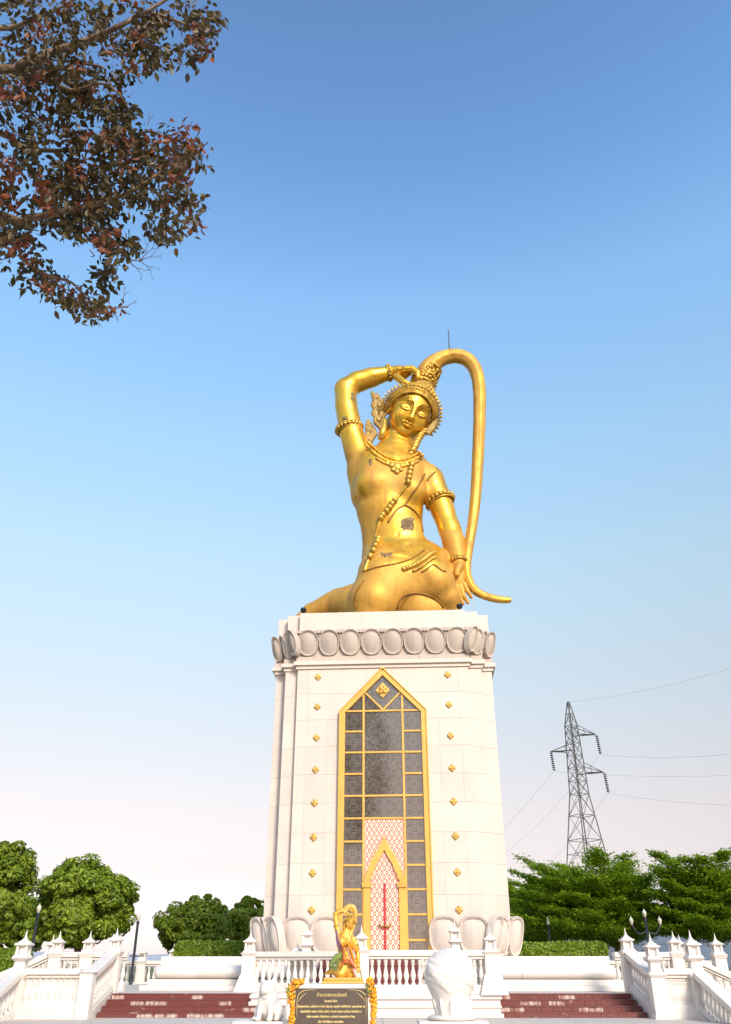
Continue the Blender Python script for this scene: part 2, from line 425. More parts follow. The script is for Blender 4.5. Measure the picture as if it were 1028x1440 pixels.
# lantern-topped post: shaft, cap, little four-pillared lantern, roof and spire
LM = {}
def lantern_meshes():
    LM['shaft'] = MB().frustum(.17, .17, 0, .15, .15, .12).box(-.14, .14, -.14, .14, .119, .88).frustum(.14, .14, .879, .185, .185, .95).mesh('shaft')
    LM['panel'] = MB().box(-.095, .095, -.006, .006, .2, .8).mesh('panel')
    LM['tier'] = MB().frustum(.20, .20, 0, .17, .17, .06).frustum(.13, .13, .059, .10, .10, .26).frustum(.11, .11, .259, .19, .19, .33).mesh('tier')
    LM['base'] = MB().frustum(.155, .155, 0, .13, .13, .05).mesh('lantern_base')
    LM['core'] = MB().box(-.055, .055, -.055, .055, .049, .20).mesh('lantern_core')
    LM['pillar'] = MB().frustum(.028, .028, .049, .022, .022, .2).mesh('pillar')
    LM['roof'] = MB().frustum(.10, .10, .199, .152, .152, .225).frustum(.152, .152, .2249, .152, .152, .245).frustum(.152, .152, .2449, .12, .12, .265).frustum(.105, .105, .2649, .08, .08, .30).frustum(.06, .06, .2999, .045, .045, .33).mesh('lantern_roof')
    LM['spire'] = MB().lathe([(.04, .329), (.046, .342), (.024, .36), (.030, .375), (.016, .40), (.012, .44), (.003, .50)], 8).mesh('spire')
    LM['spire'] = autosmooth(LM['spire'])
lantern_meshes()
def lantern_post(label, x, y, z0, ztop, tiers=0, s=1.0, group=None, rz=0):
    t = thing('lantern_post', label, 'lantern post', (x, y, z0), rz, group)
    o = put('shaft', LM['shaft'], 'paint', t, bevel=.008); o.scale = (1.25*s, 1.25*s, (ztop-z0)/.95)
    for k in range(4):
        q = put('panel', LM['panel'], 'paint', o, (0.143*math.sin(k*math.pi/2), -0.143*math.cos(k*math.pi/2), 0), k*math.pi/2)
    z = ztop-z0
    for k in range(tiers):
        q = put('tier', LM['tier'], 'paint', t, (0, 0, z-.001), bevel=.006); q.scale = (1.1*s, 1.1*s, s); z += .329*s
    ln = put('lantern_base', LM['base'], 'paint', t, (0, 0, z-.001)); ln.scale = (1.15*s,)*3
    put('lantern_core', LM['core'], 'paint', ln)
    for sx in (-1, 1):
        for sy in (-1, 1): put('pillar', LM['pillar'], 'paint', ln, (.088*sx, .088*sy, 0))
    put('lantern_roof', LM['roof'], 'paint', ln, bevel=.006)
    put('spire', LM['spire'], 'paint', ln)
    return t

FT = ZT+.215        # foot of balusters on the terrace
# left wing in front of the platform, its plinth rising out of the steps
wa = P(350, 1360, 26.4); wb = P(503, 1360, 25.25)
struct(MB().box(-2.9, -.2, 24.20, 26.9, .10, ZT+.01).build('wing_plinth', 'paint', bevel=.02))
MB().box(-2.94, -.2, 24.12, 24.21, .245, .33).build('plinth_moulding', 'paint', bpy.data.objects['wing_plinth'])
MB().box(-2.93, -.2, 24.15, 24.21, .40, .47).build('plinth_moulding', 'paint', bpy.data.objects['wing_plinth'])
balustrade('stone balustrade wing behind the seated animal statues and garlanded plaque', (wa.x+.15, wa.y), (wb.x, wb.y), FT, FT, ZT+.008, ZT+.008, 16)
# projecting bay in front of the door
BX0, BX1, BD = -.12, 3.16, 23.62
bay = struct(MB().box(BX0-.08, BX1+.14, 23.42, 27.0, -.004, ZT+.0).build('bay_plinth', 'paint', bevel=.015))
MB().box(BX0-.13, BX1+.19, 23.34, 23.425, 0.012, .10).build('plinth_moulding', 'paint', bay, bevel=.012)
MB().box(BX0-.10, BX1+.16, 23.38, 23.425, .22, .27).build('plinth_moulding', 'paint', bay, bevel=.01)
MB().box(BX0-.12, BX1+.18, 23.36, 23.425, .40, .485).build('plinth_moulding', 'paint', bay, bevel=.012)
balustrade('stone balustrade of the projecting bay right before the tower door', (BX0+.2, BD), (BX1-.18, BD), FT, FT, ZT+.001, ZT+.001, 17)
balustrade('short stone balustrade running back from the bay towards the platform', (BX1, BD+.2), (BX1, 26.6), FT, FT, ZT+.001, ZT+.001, 14)
lantern_post('lantern post between the small golden statue and the tower door', BX0+.02, BD, ZT, FT+BH+.2)
lantern_post('lantern post ending the bay balustrade beside the round shell sculpture', BX1, BD, ZT, FT+BH+.17)
lantern_post('lantern post where the left balustrade wing meets the maroon steps', wa.x, wa.y, ZT-.05, FT+BH+.17, 0, 1.05)
lantern_post('two-tiered lantern post before the lower lotus petals behind the left balustrade wing', P(431, 1360, 26.2).x, 26.2, ZT, FT+BH+.05, 1, .95)
lantern_post('lantern post half hidden beside the two-tiered one behind the left balustrade wing', P(417.5, 1360, 26.55).x, 26.55, ZT, FT+BH-.02, 0, .9)
lantern_post('two-tiered lantern post standing above the shell sculpture behind the bay', P(642, 1360, 25.6).x, 25.6, ZT, FT+BH+.12, 1, .95)
lantern_post('lantern post far behind, at the corner of the lower lotus petals', P(364.5, 1360, 38).x, 38.0, -.4, 2.1, 0, 1.0)
# flared foot blocks of the two wing-end posts
MB().frustum(.34, .34, ZT, .2, .2, ZT+.45, (BX1, BD)).build('flared_foot', 'paint', bay)
MB().frustum(.42, .42, ZT-.2, .2, .2, ZT+.42, (wa.x, wa.y)).build('flared_foot', 'paint', bpy.data.objects['wing_plinth'])

def side(sgn, xs, xo, nm, shade):
    # stair rail down to the landing, front panel, lower rail, side stair rails
    balustrade(f'sloping stone balustrade on the {nm} side of the maroon steps', (xs, 25.0), (xs, 23.12), FT, .22, .0, -.0, 9)
    lantern_post(f'lantern post at the top of the {nm} sloping stair balustrade', xs, 25.12, 0, FT+BH+.19)
    lantern_post(f'stair post at the foot of the {nm} stair balustrade' , xs, 23.0, 0, .93, 1 if sgn > 0 else 0, 1.0 if sgn > 0 else .0001) if sgn > 0 else MB_post(xs, 23.0, nm)
    balustrade(f'low {nm} stone balustrade panel beside the stair foot, balusters on a solid back', (xs+sgn*.17, 23.0), (xo-sgn*.16, 23.0), .30, .30, 0, 0, 9, .10, True)
    lantern_post(f'tall two-tiered lantern post at the outer corner of the {nm} low balustrade panel', xo, 23.0, -.4, .93, 1, 1.08)
    balustrade(f'lower {nm} balustrade sloping down from the two-tiered lantern post', (xo, 22.84), (xo, 20.2), .25, -.62, -.495, -.60, 12)
def MB_post(x, y, nm):
    t = thing('stair_post', f'plain square post at the foot of the {nm} stair balustrade', 'post', (x, y, 0))
    MB().box(-.16, .16, -.16, .16, 0, .94).build('shaft', 'paint', t, bevel=.01)
    MB().frustum(.16, .16, .939, .2, .2, .98).build('cap', 'paint', t)
side(-1, -6.74, -8.42, 'left', 0)
side(1, 7.05, 8.05, 'right', 0)
for sgn, nm, xm, xe, xs in ((-1, 'left', -8.9, -11.6, -6.74), (1, 'right', 8.95, 11.7, 7.05)):
    balustrade(f'rear {nm} terrace balustrade behind the stair balustrade', (xs+sgn*.1, 27.0), (xm-sgn*.17, 27.0), FT, FT, -.4, -.4, 10)
    balustrade(f'{nm} side stair balustrade sloping outwards behind the corner lantern post', (xm+sgn*.17, 27.0), (xe, 27.0), FT, -.42, -.45, -.6, 13)
    balustrade(f'far {nm} side stair balustrade sloping outwards on the terrace edge', (xm+sgn*1.4, 30.2), (xe+sgn*1.2, 30.2), FT, -.30, -.45, -.6, 13)
    lantern_post(f'lantern post at the head of the {nm} side stair', xm, 27.0, -.4, FT+BH+.18)
    lantern_post(f'farther lantern post at the {nm} side stair, partly hidden', xm+sgn*1.25, 30.2, -.4, FT+BH+.18)
    balustrade(f'distant {nm} terrace balustrade below the street lamps', (xs+sgn*1.0, 38.0), (xs+sgn*7.5, 38.0), ZT+.05, ZT+.05, -.45, -.45, 30)
lantern_post('lantern post on the rear left terrace balustrade before the round tree', -8.0, 26.98, -.4, FT+BH+.18)
lantern_post('small far lantern post by the slim street lamp', P(200, 1350, 38).x, 38.0, -.4, ZT+.05+BH+.2)
lantern_post('small far lantern post before the left hedge', P(243, 1350, 38).x, 38.0, -.4, ZT+.05+BH+.25)
lantern_post('far right lantern post on the outer side stair', P(1011, 1350, 28.5).x, 28.5, -.4, FT+BH+.16)

# ================================================================== THE TOWER
YAW = R(-3.5)
TC = Vector((.875, 33.84, 0))
TW = Matrix.Translation(TC) @ Matrix.Rotation(YAW, 4, 'Z')
tower = thing('monument_tower', 'tall white marble tower with a pointed gold-framed window and lotus cornice', 'tower', TC, YAW)
ZB, ZTOP = 1.36, 13.2
PLAN = [(3.20, 3.85), (3.70, 3.62), (4.12, 3.22)]       # half sizes of the nested blocks: redented corners
# platform with its half-round roll
platf = struct(bpy.data.objects.new('platform', None)); col.objects.link(platf); platf.location = TC; platf.rotation_euler = (0, 0, YAW)
struct(platf)
HP = 6.65
MB().box(-HP-.30, HP+.30, -HP-.35, HP+.3, ZT+.001, .62).build('base_course', 'paint', platf, bevel=.015)
MB().box(-HP-.12, HP+.12, -HP-.17, HP+.12, .62, .775).build('base_course', 'paint', platf, bevel=.015)
def roll(name, x0, x1, y, axis):
    m = MB(); seg = 14
    prof = [(.0, .0)] + [(.06+.19*math.sin(math.pi*k/seg), .19-.19*math.cos(math.pi*k/seg)) for k in range(seg+1)]
    for k in range(seg):
        pass
    a = x0; V = []; Fs = []
    stations = [(x0+.0, .15), (x0+.03, .55), (x0+.10, .85), (x0+.2, 1), (x1-.2, 1), (x1-.10, .85), (x1-.03, .55), (x1, .15)]
    n = seg+1
    for xx, s_ in stations:
        for k in range(n):
            b = math.pi*k/seg; V.append((xx, y-.26*math.sin(b)*s_, .965-.17*math.cos(b)*(.6+.4*s_)))
    for j in range(len(stations)-1):
        for k in range(n-1): Fs.append((j*n+k, (j+1)*n+k, (j+1)*n+k+1, j*n+k+1))
    Fs.append(tuple(range(n))); Fs.append(tuple((len(stations)-1)*n+k for k in range(n-1, -1, -1)))
    m.add(V, Fs); return m
segs = 10
for k in range(segs):
    w = 2*HP/segs; m = MB(); V = []; Fs = []; n = 13
    st = [(-HP+k*w+.004, 1), (-HP+(k+1)*w-.004, 1)]
    if k == 0: st = [(-HP, .2), (-HP+.03, .6), (-HP+.1, .87), (-HP+.22, 1), st[1]]
    if k == segs-1: st = [st[0], (HP-.22, 1), (HP-.1, .87), (HP-.03, .6), (HP, .2)]
    for xx, s_ in st:
        for i in range(n):
            b = math.pi*i/(n-1); V.append((xx, -HP+.05-.28*math.sin(b)*s_, .95-.172*math.cos(b)*(.65+.35*s_)))
    for j in range(len(st)-1):
        for i in range(n-1): Fs.append((j*n+i, (j+1)*n+i, (j+1)*n+i+1, j*n+i+1))
    Fs.append(tuple(range(n))); Fs.append(tuple((len(st)-1)*n+i for i in range(n-1, -1, -1)))
    put('roll_moulding', autosmooth(m.add(V, Fs).mesh('roll_moulding'), 50), 'paint', platf)
MB().box(-HP+.02, HP-.02, -HP+.05, HP, .772, 1.125).build('core_wall', 'paint', platf)
MB().box(-HP+.1, HP-.1, -HP+.18, HP-.1, 1.124, ZB).build('upper_course', 'paint', platf, bevel=.015)

for i in range(6):
    za_ = ZT+.002+.145*i
    struct(MB().box(-1.75, 1.15, -8.35+.24*i, -6.35, za_, za_+.143).build('door_step', 'granite', platf))
# core of the tower
m = MB()
for hx, hy in PLAN: m.box(-hx+.009, hx-.009, -hy+.009, hy-.009, ZB+.001*hx, 11.0+.002*hx)
m.build('core', 'marble_joint', tower)
WX = 1.56            # half width of the window
Z0F, Z1F = 2.2, 10.95
def panel(x0, x1, z0, z1, y, nm='marble_panel'):
    q = random.uniform(-.0025, .0025)
    g_ = .005
    return MB().box(x0+.003, x1-.003, y+q, y+.055, z0+g_, z1-g_).build(nm, 'marble', tower)
rows = 9; rh = (Z1F-Z0F)/rows
yF = -PLAN[0][1]
SHZ, APZ = 9.29, 10.86
for r_ in range(rows):
    za, zb = Z0F+r_*rh, Z0F+(r_+1)*rh
    if zb <= SHZ+.01:
        for s in (-1, 1):
            xs = [s*(WX-.03), s*2.02, s*2.8, s*3.2]
            for a, b in zip(xs[:-1], xs[1:]): panel(min(a, b), max(a, b), za, zb, yF)
    else:
        for s in (-1, 1):
            def ex(z):  # edge of the pointed window head
                return WX-.03 if z <= SHZ else max(0.0, (WX-.03)*(APZ-z)/(APZ-SHZ))
            zc = min(zb, APZ); zs = max(za, SHZ)
            poly = [(ex(za), za+.006)] + ([(ex(SHZ), SHZ)] if za < SHZ else []) + [(ex(zb), zb-.006 if zb < APZ+.05 else zb-.006)] 
            if zb > APZ: poly = poly[:-1] + [(.004, APZ), (.004, zb-.006)]
            poly += [(2.796, zb-.006), (2.796, za+.006)]
            poly = [(s*u, v) for u, v in poly]
            if s > 0: poly = poly[::-1]
            MB().prism(poly, .055, lambda u, v, w: (u, yF+w, v)).build('marble_panel', 'marble', tower)
            panel(min(s*2.8, s*3.2), max(s*2.8, s*3.2), za, zb, yF)
# redents: strips on the stepped corners and the side walls
for r_ in range(0, rows, 1):
    za, zb = Z0F+r_*rh, Z0F+(r_+1)*rh
    for s in (-1, 1):
        for (xa, xb, y) in ((3.2, 3.70, -3.62), (3.70, 4.12, -3.22)):
            panel(min(s*xa, s*xb), max(s*xa, s*xb), za, zb, y)
        for (x, ya, yb) in ((3.2, -3.85, -3.62), (3.70, -3.62, -3.22), (4.12, -3.22, -1.1), (4.12, -1.1, 1.1), (4.12, 1.1, 3.2)):
            a, b = (x-.055, x) if s > 0 else (-x, -x+.055)
            MB().box(a, b, ya+.006, yb-.006, za+.006, zb-.006).build('marble_panel', 'marble', tower)
MB().box(-3.2, 3.2, 3.80, 3.85, Z0F, Z1F).build('rear_wall', 'marble', tower)

def nested(name, z0, z1, off, mat='marble', b=.012, parent=tower, shrink=0):
    m = MB()
    for i, (hx, hy) in enumerate(PLAN):
        e = .0015*i
        m.box(-hx-off, hx+off, -hy-off, hy+off, z0-e, z1-e if i else z1)
    return m.build(name, mat, parent, bevel=0)
# cornice: fillets, lotus band, top block
nested('cornice_fillet', 10.93, 11.06, .06)
nested('cornice_fillet', 11.062, 11.20, .15)
nested('cornice_fillet', 11.202, 11.40, .07, 'lotus')
nested('cornice_core', 11.38, 12.40, .02, 'lotus')
nested('top_block', 12.38, ZTOP, .0)
MB().box(-3.1, 3.2, -3.55, 3.3, ZTOP-.001, ZTOP+.05).build('statue_bed', 'black', tower)

def petal_mesh(w, h, name, low=False):
    """a lotus petal: bulging oval with a raised rim, front towards -Y, foot at z=0"""
    n = 18; rings = [(0, .0), (.35, -.0), (.62, .0), (.80, .0), (.845, .0), (.90, .0), (1.0, .0)]
    prof = [(0, .17), (.35, .155), (.62, .11), (.80, .055), (.84, .05), (.865, .095), (.955, .10), (1.0, .03)]
    V = []; Fs = []
    for j, (r, d) in enumerate(prof):
        for i in range(n):
            a = 2*math.pi*i/n
            u = math.sin(a); v = math.cos(a)
            if low:   # blunt, taller petal with a gently pointed tip and broad foot
                uu = u*(1.0 if v > 0 else 1.0-.18*(-v))*w/2; 
                vv = (math.copysign(abs(v)**.7, v))*h/2
                uu = math.copysign(abs(u)**.72, u)*(1-.20*max(0, -v))*w/2
            else:
                uu = math.copysign(abs(u)**.9, u)*(1-.10*max(0, -v))*w/2; vv = math.copysign(abs(v)**.88, v)*h/2
            zz = vv*r + h/2
            lean = .30*(zz/h)**2 if not low else .30*(zz/h)**1.4
            y = -d*(1 if not low else 1.3) - lean
            V.append((uu*r, y, zz))
    m_ = len(prof)
    for j in range(m_-1):
        for i in range(n):
            k = (i+1) % n; Fs.append((j*n+i, (j+1)*n+i, (j+1)*n+k, j*n+k))
    # back: drop to the wall
    for i in range(n):
        x, y, z = V[(m_-1)*n+i]; V.append((x*.98, y+.16, z))
    for i in range(n):
        k = (i+1) % n; Fs.append(((m_-1)*n+i, m_*n+i, m_*n+k, (m_-1)*n+k))
    Fs.append(tuple(m_*n+i for i in range(n)))
    return autosmooth(MB().add(V, Fs).mesh(name), 60)
pm = petal_mesh(.82, .98, 'lotus_petal'); pn = petal_mesh(.50, .98, 'lotus_petal')
pt = petal_mesh(.55, .9, 'lotus_petal')
def ring_petals(z, off, me_w, me_n, pitch, lst):
    for s in range(4):
        Rm = Matrix.Rotation(s*math.pi/2, 4, 'Z'); 
        HX, HY = (PLAN, [(b, a) for a, b in PLAN])[s % 2], None
        pl_ = PLAN if s % 2 == 0 else [(b, a) for a, b in PLAN]
        a0, y0 = (3.2, 3.85)
        n = round(2*(a0+off)/pitch)
        for i in range(n):
            x = -a0-off + (i+.5)*2*(a0+off)/n
            lst.append((me_w, (Rm @ Vector((x, -y0-off, z))), s*math.pi/2))
        for q, (x, y) in enumerate(((3.53, 3.62), (4.00, 3.26))):
            for sg in (-1, 1):
                lst.append((me_n, (Rm @ Vector((sg*(x+off*.8), -y-off, z))), s*math.pi/2 + sg*R(22 if q == 0 else 38)))
L = []; ring_petals(11.40, .03, pm, pn, .83, L)
for me, p, a in L: put('lotus_petal', me, 'lotus', tower, p, a)
# dark gaps between petal heads: small tips of the row behind
tip = MB().prism([(-.12, .0), (.12, 0), (.0, -.16)], .05, lambda u, v, w: (u, -.26+w, 1.0+v)).mesh('petal_tip')
for me, p, a in L:
    if me is pm:
        off = Matrix.Rotation(a, 4, 'Z') @ Vector((.41, .0, 0)); put('petal_tip', tip, 'lotus', tower, p+off, a)
# rim slab over the petals
nested('petal_ledge', 12.34, 12.44, .10, 'lotus')
# lower lotus collar
plm = petal_mesh(1.02, 1.18, 'base_petal', True); pln = petal_mesh(.62, 1.18, 'base_petal', True)
mq = MB()
for s_ in (-1, 1): mq.box(min(s_*1.62, s_*3.26), max(s_*1.62, s_*3.26), -3.91, 3.91, ZB, 2.30)
for i, (hx, hy) in enumerate(PLAN[1:]): mq.box(-hx-.06, hx+.06, -hy-.06, hy+.06, ZB-.002*(i+1), 2.298-.002*i)
mq.box(-1.62, 1.62, -3.845, 3.9, ZB-.01, 1.44)
mq.build('lotus_bed', 'lotus_low', tower)
L = []; ring_petals(ZB+.0, .12, plm, pln, 1.0, L)
for me, p, a in L:
    if abs(p.x) < 1.2 and p.y < 0 and a == 0: continue     # left open in front of the door
    put('base_petal', me, 'lotus_low', tower, p, a)

# window: frame, mullions, panes, lattice, door
yw = yF-.0
win = MB().box(-WX+.1, WX-.1, yw-.012, yw+.05, 1.5, SHZ); win.prism([(-WX+.1, SHZ-.001), (WX-.1, SHZ-.001), (0, APZ-.12)], .06, lambda u, v, w: (u, yw-.012+w, v))
window = win.build('window', 'black', tower)
def frame_bar(p, q, w, y0, y1, mat='goldpaint', name='frame_bar', parent=window, end=0):
    p = Vector((p[0], 0, p[1])); q = Vector((q[0], 0, q[1])); d = (q-p).normalized(); n = Vector((-d.z, 0, d.x))*w/2
    p = p-d*end; q = q+d*end
    a, b, c, e = p-n, q-n, q+n, p+n
    return MB().hexa([(a.x, y0, a.z), (b.x, y0, b.z), (b.x, y1, b.z), (a.x, y1, a.z), (e.x, y0, e.z), (c.x, y0, c.z), (c.x, y1, c.z), (e.x, y1, e.z)]).build(name, mat, parent, bevel=.012)
xo = WX-.09
frame_bar((-xo, 1.45), (-xo, SHZ+.02), .18, yw-.15, yw-.0125); frame_bar((xo, 1.45), (xo, SHZ+.02), .18, yw-.15, yw-.0125)
hl = (APZ-SHZ)
frame_bar((-xo, SHZ-.02), (0, APZ-.12), .19, yw-.152, yw-.0125, end=.03); frame_bar((xo, SHZ-.02), (0, APZ-.12), .19, yw-.154, yw-.0125, end=.03)
# outer thin lip
for s in (-1, 1):
    frame_bar((s*(WX+.01), 1.45), (s*(WX+.01), SHZ+.03), .05, yw-.19, yw-.002, name='frame_lip')
    frame_bar((s*(WX+.01), SHZ), (0, APZ+.03), .05, yw-.19 - .002*s, yw-.002, name='frame_lip', end=.02)
PH = .745; NR = 10; XI = WX-.18; XM = .71
def muntin(p, q, w=.075): return frame_bar(p, q, w, yw-.085, yw-.0126, name='muntin')
for s in (-1, 1): muntin((s*XM, 1.5), (s*XM, SHZ+.75), .078)
for r_ in range(NR+1):
    z = SHZ - r_*PH
    for s in (-1, 1): muntin((s*(XM+.039), z), (s*XI, z), .07)
    if r_ in (0, 2, 4, 5): muntin((-XM+.039, z), (XM-.039, z), .07)
muntin((-XM, SHZ+.74), (0, SHZ+.03), .066); muntin((XM, SHZ+.74), (0, SHZ+.03), .066)
def pane(poly, nm='pane'):
    cxp = sum(u for u, v in poly)/len(poly); czp = sum(v for u, v in poly)/len(poly)
    o = MB().prism([(u-cxp, v-czp) for u, v in poly], .02, lambda u, v, w: (u, w, v)).build(nm, 'pane', window)
    o.location = (cxp, yw-.035, czp)
    o.rotation_euler = (random.uniform(-.012, .012), 0, random.uniform(-.012, .012)); return o
def rect(x0, x1, z0, z1): return [(x0, z0), (x1, z0), (x1, z1), (x0, z1)]
for r_ in range(NR+1):
    z1 = SHZ-r_*PH-.03; z0 = max(1.5, SHZ-(r_+1)*PH+.03)
    if z1 <= z0: continue
    for s in (-1, 1): pane(rect(*sorted((s*(XM+.035), s*(XI+.01))), z0, z1))
for a, b in ((0, 2), (2, 4), (4, 5)): pane(rect(-XM+.035, XM-.035, SHZ-b*PH+.03, SHZ-a*PH-.03))
sl = (APZ-.12-SHZ)/xo
for s in (-1, 1):
    pane([(s*(XM+.035), SHZ+.03), (s*(XI+.0), SHZ+.03), (s*(XM+.035), SHZ+(xo-XM)*sl-.12)][::s])
    pane([(s*(XM-.035), SHZ+.03), (s*(XM-.035), SHZ+.70), (s*.05, SHZ+.03)][::-s])
pane([(0, SHZ+.09), (XM-.06, SHZ+.74), (0, APZ-.26), (-XM+.06, SHZ+.74)])
# gold diamond boss
em = MB(); cz = SHZ+.76
em.prism([(0, -.30), (.27, 0), (0, .30), (-.27, 0)], .05, lambda u, v, w: (u, yw-.10+w, cz+v)); em_o = em.build('diamond_boss', 'goldpaint', window, bevel=.01)
e2 = MB()
for k in range(4):
    a = k*math.pi/2+math.pi/4
    e2.ball((.09*math.cos(a), yw-.11, cz+.09*math.sin(a)), .085, 8, 6, (1, .7, 1))
e2.ball((0, yw-.14, cz), .06, 8, 6); e2.build('boss_flower', 'stud', em_o, smooth=True)
# pink lattice panel and the door
zt = SHZ-5*PH-.035
o = MB().box(-XM+.04, XM-.04, yw-.05, yw-.0127, 1.5, zt).build('lattice_panel', 'lattice', window)
dj = .60; zs = 3.55
arch_o = [(.70, 1.4), (.70, zs-.05), (.68, zs+.10), (.55, zs+.42), (.40, zs+.75), (.20, zs+1.05), (0, zs+1.42)]
arch_i = [(.47, 1.4), (.47, zs-.02), (.52, zs+.05), (.44, zs+.10), (.40, zs+.30), (.34, zs+.34), (.26, zs+.58), (.14, zs+.74), (0, zs+1.0)]
def strip(o_, i_, y, d):
    m = MB()
    # resample both outlines to the same count
    def rs(pl, n):
        pts = [Vector(p) for p in pl]; ls = [0]
        for a, b in zip(pts[:-1], pts[1:]): ls.append(ls[-1]+(b-a).length)
        out = []
        for k in range(n):
            t = ls[-1]*k/(n-1); j = max(i for i in range(len(ls)) if ls[i] <= t+1e-9); j = min(j, len(pts)-2)
            f_ = (t-ls[j])/(ls[j+1]-ls[j]); out.append(pts[j].lerp(pts[j+1], f_))
        return out
    n = 40; A, B_ = rs(o_, n), rs(i_, n)
    for s in (-1, 1):
        V = []; Fs = []
        for k in range(n):
            for q in (A[k], B_[k]):
                V += [(s*q.x, y, q.y), (s*q.x, y+d, q.y)]
        for k in range(n-1):
            a, b = 4*k, 4*k+4
            Fs += [(a, b, b+2, a+2), (a+1, a+3, b+3, b+1), (a, a+1, b+1, b), (a+2, b+2, b+3, a+3)]
        m.add(V, Fs)
    return m
arch = strip(arch_o, arch_i, yw-.14, .095).build('door_arch', 'goldpaint', window)
for s in (-1, 1):
    MB().frustum(.15, .05, zs-.16, .17, .06, zs-.02, (s*.585, yw-.14)).build('arch_bracket', 'goldpaint', arch)
door = MB().box(-.46, .46, yw-.075, yw-.0505, 1.42, zs-.02).build('door', 'lattice', window)
MB().box(-.035, .035, yw-.115, yw-.0755, 1.42, zs-.03).build('astragal', 'red', door, bevel=.01)
h = MB(); h.tube([(-.19, yw-.12, 2.30), (-.15, yw-.15, 2.23), (-.06, yw-.16, 2.22), (0, yw-.16, 2.26), (.06, yw-.16, 2.22), (.15, yw-.15, 2.23), (.19, yw-.12, 2.30)], .03, 6, 3)
h.build('handle', M['linegold'], door, smooth=True)
MB().box(-.46, .46, yw-.09, yw-.0755, zs-.055, zs-.018).build('door_head', 'pinkcloth', door)
# gilt diamond studs in two columns
sm = MB()
for k in range(4):
    a = k*math.pi/2; sm.ball((.075*math.cos(a), -.03, .075*math.sin(a)), .075, 8, 5, (1, .55, 1))
sm.ball((0, -.05, 0), .05, 8, 5)
sm = sm.mesh('stud', True)
for s in (-1, 1):
    for k in range(8): put('diamond_stud', sm, 'stud', tower, (s*2.42, yF, 2.72+k*1.128)).scale = (.85, .85, .85)
# service things on the top: two floodlights
def floodlight(label, x, y):
    p = TW @ Vector((x, y, ZTOP))
    t = thing('floodlight', label, 'floodlight', p, YAW, 'floodlights on the tower rim')
    MB().box(-.03, .03, -.03, .03, 0, .10).build('bracket', 'black', t)
    put('housing', autosmooth(MB().lathe([(.02, .09), (.10, .12), (.13, .2), (.10, .27), (.02, .30)], 10).mesh('housing')), 'black', t)
floodlight('small black floodlight on the tower rim beside the trailing golden cloth', -3.1, -3.7)
floodlight('small black floodlight on the tower rim below the golden hand', 3.02, -3.72)

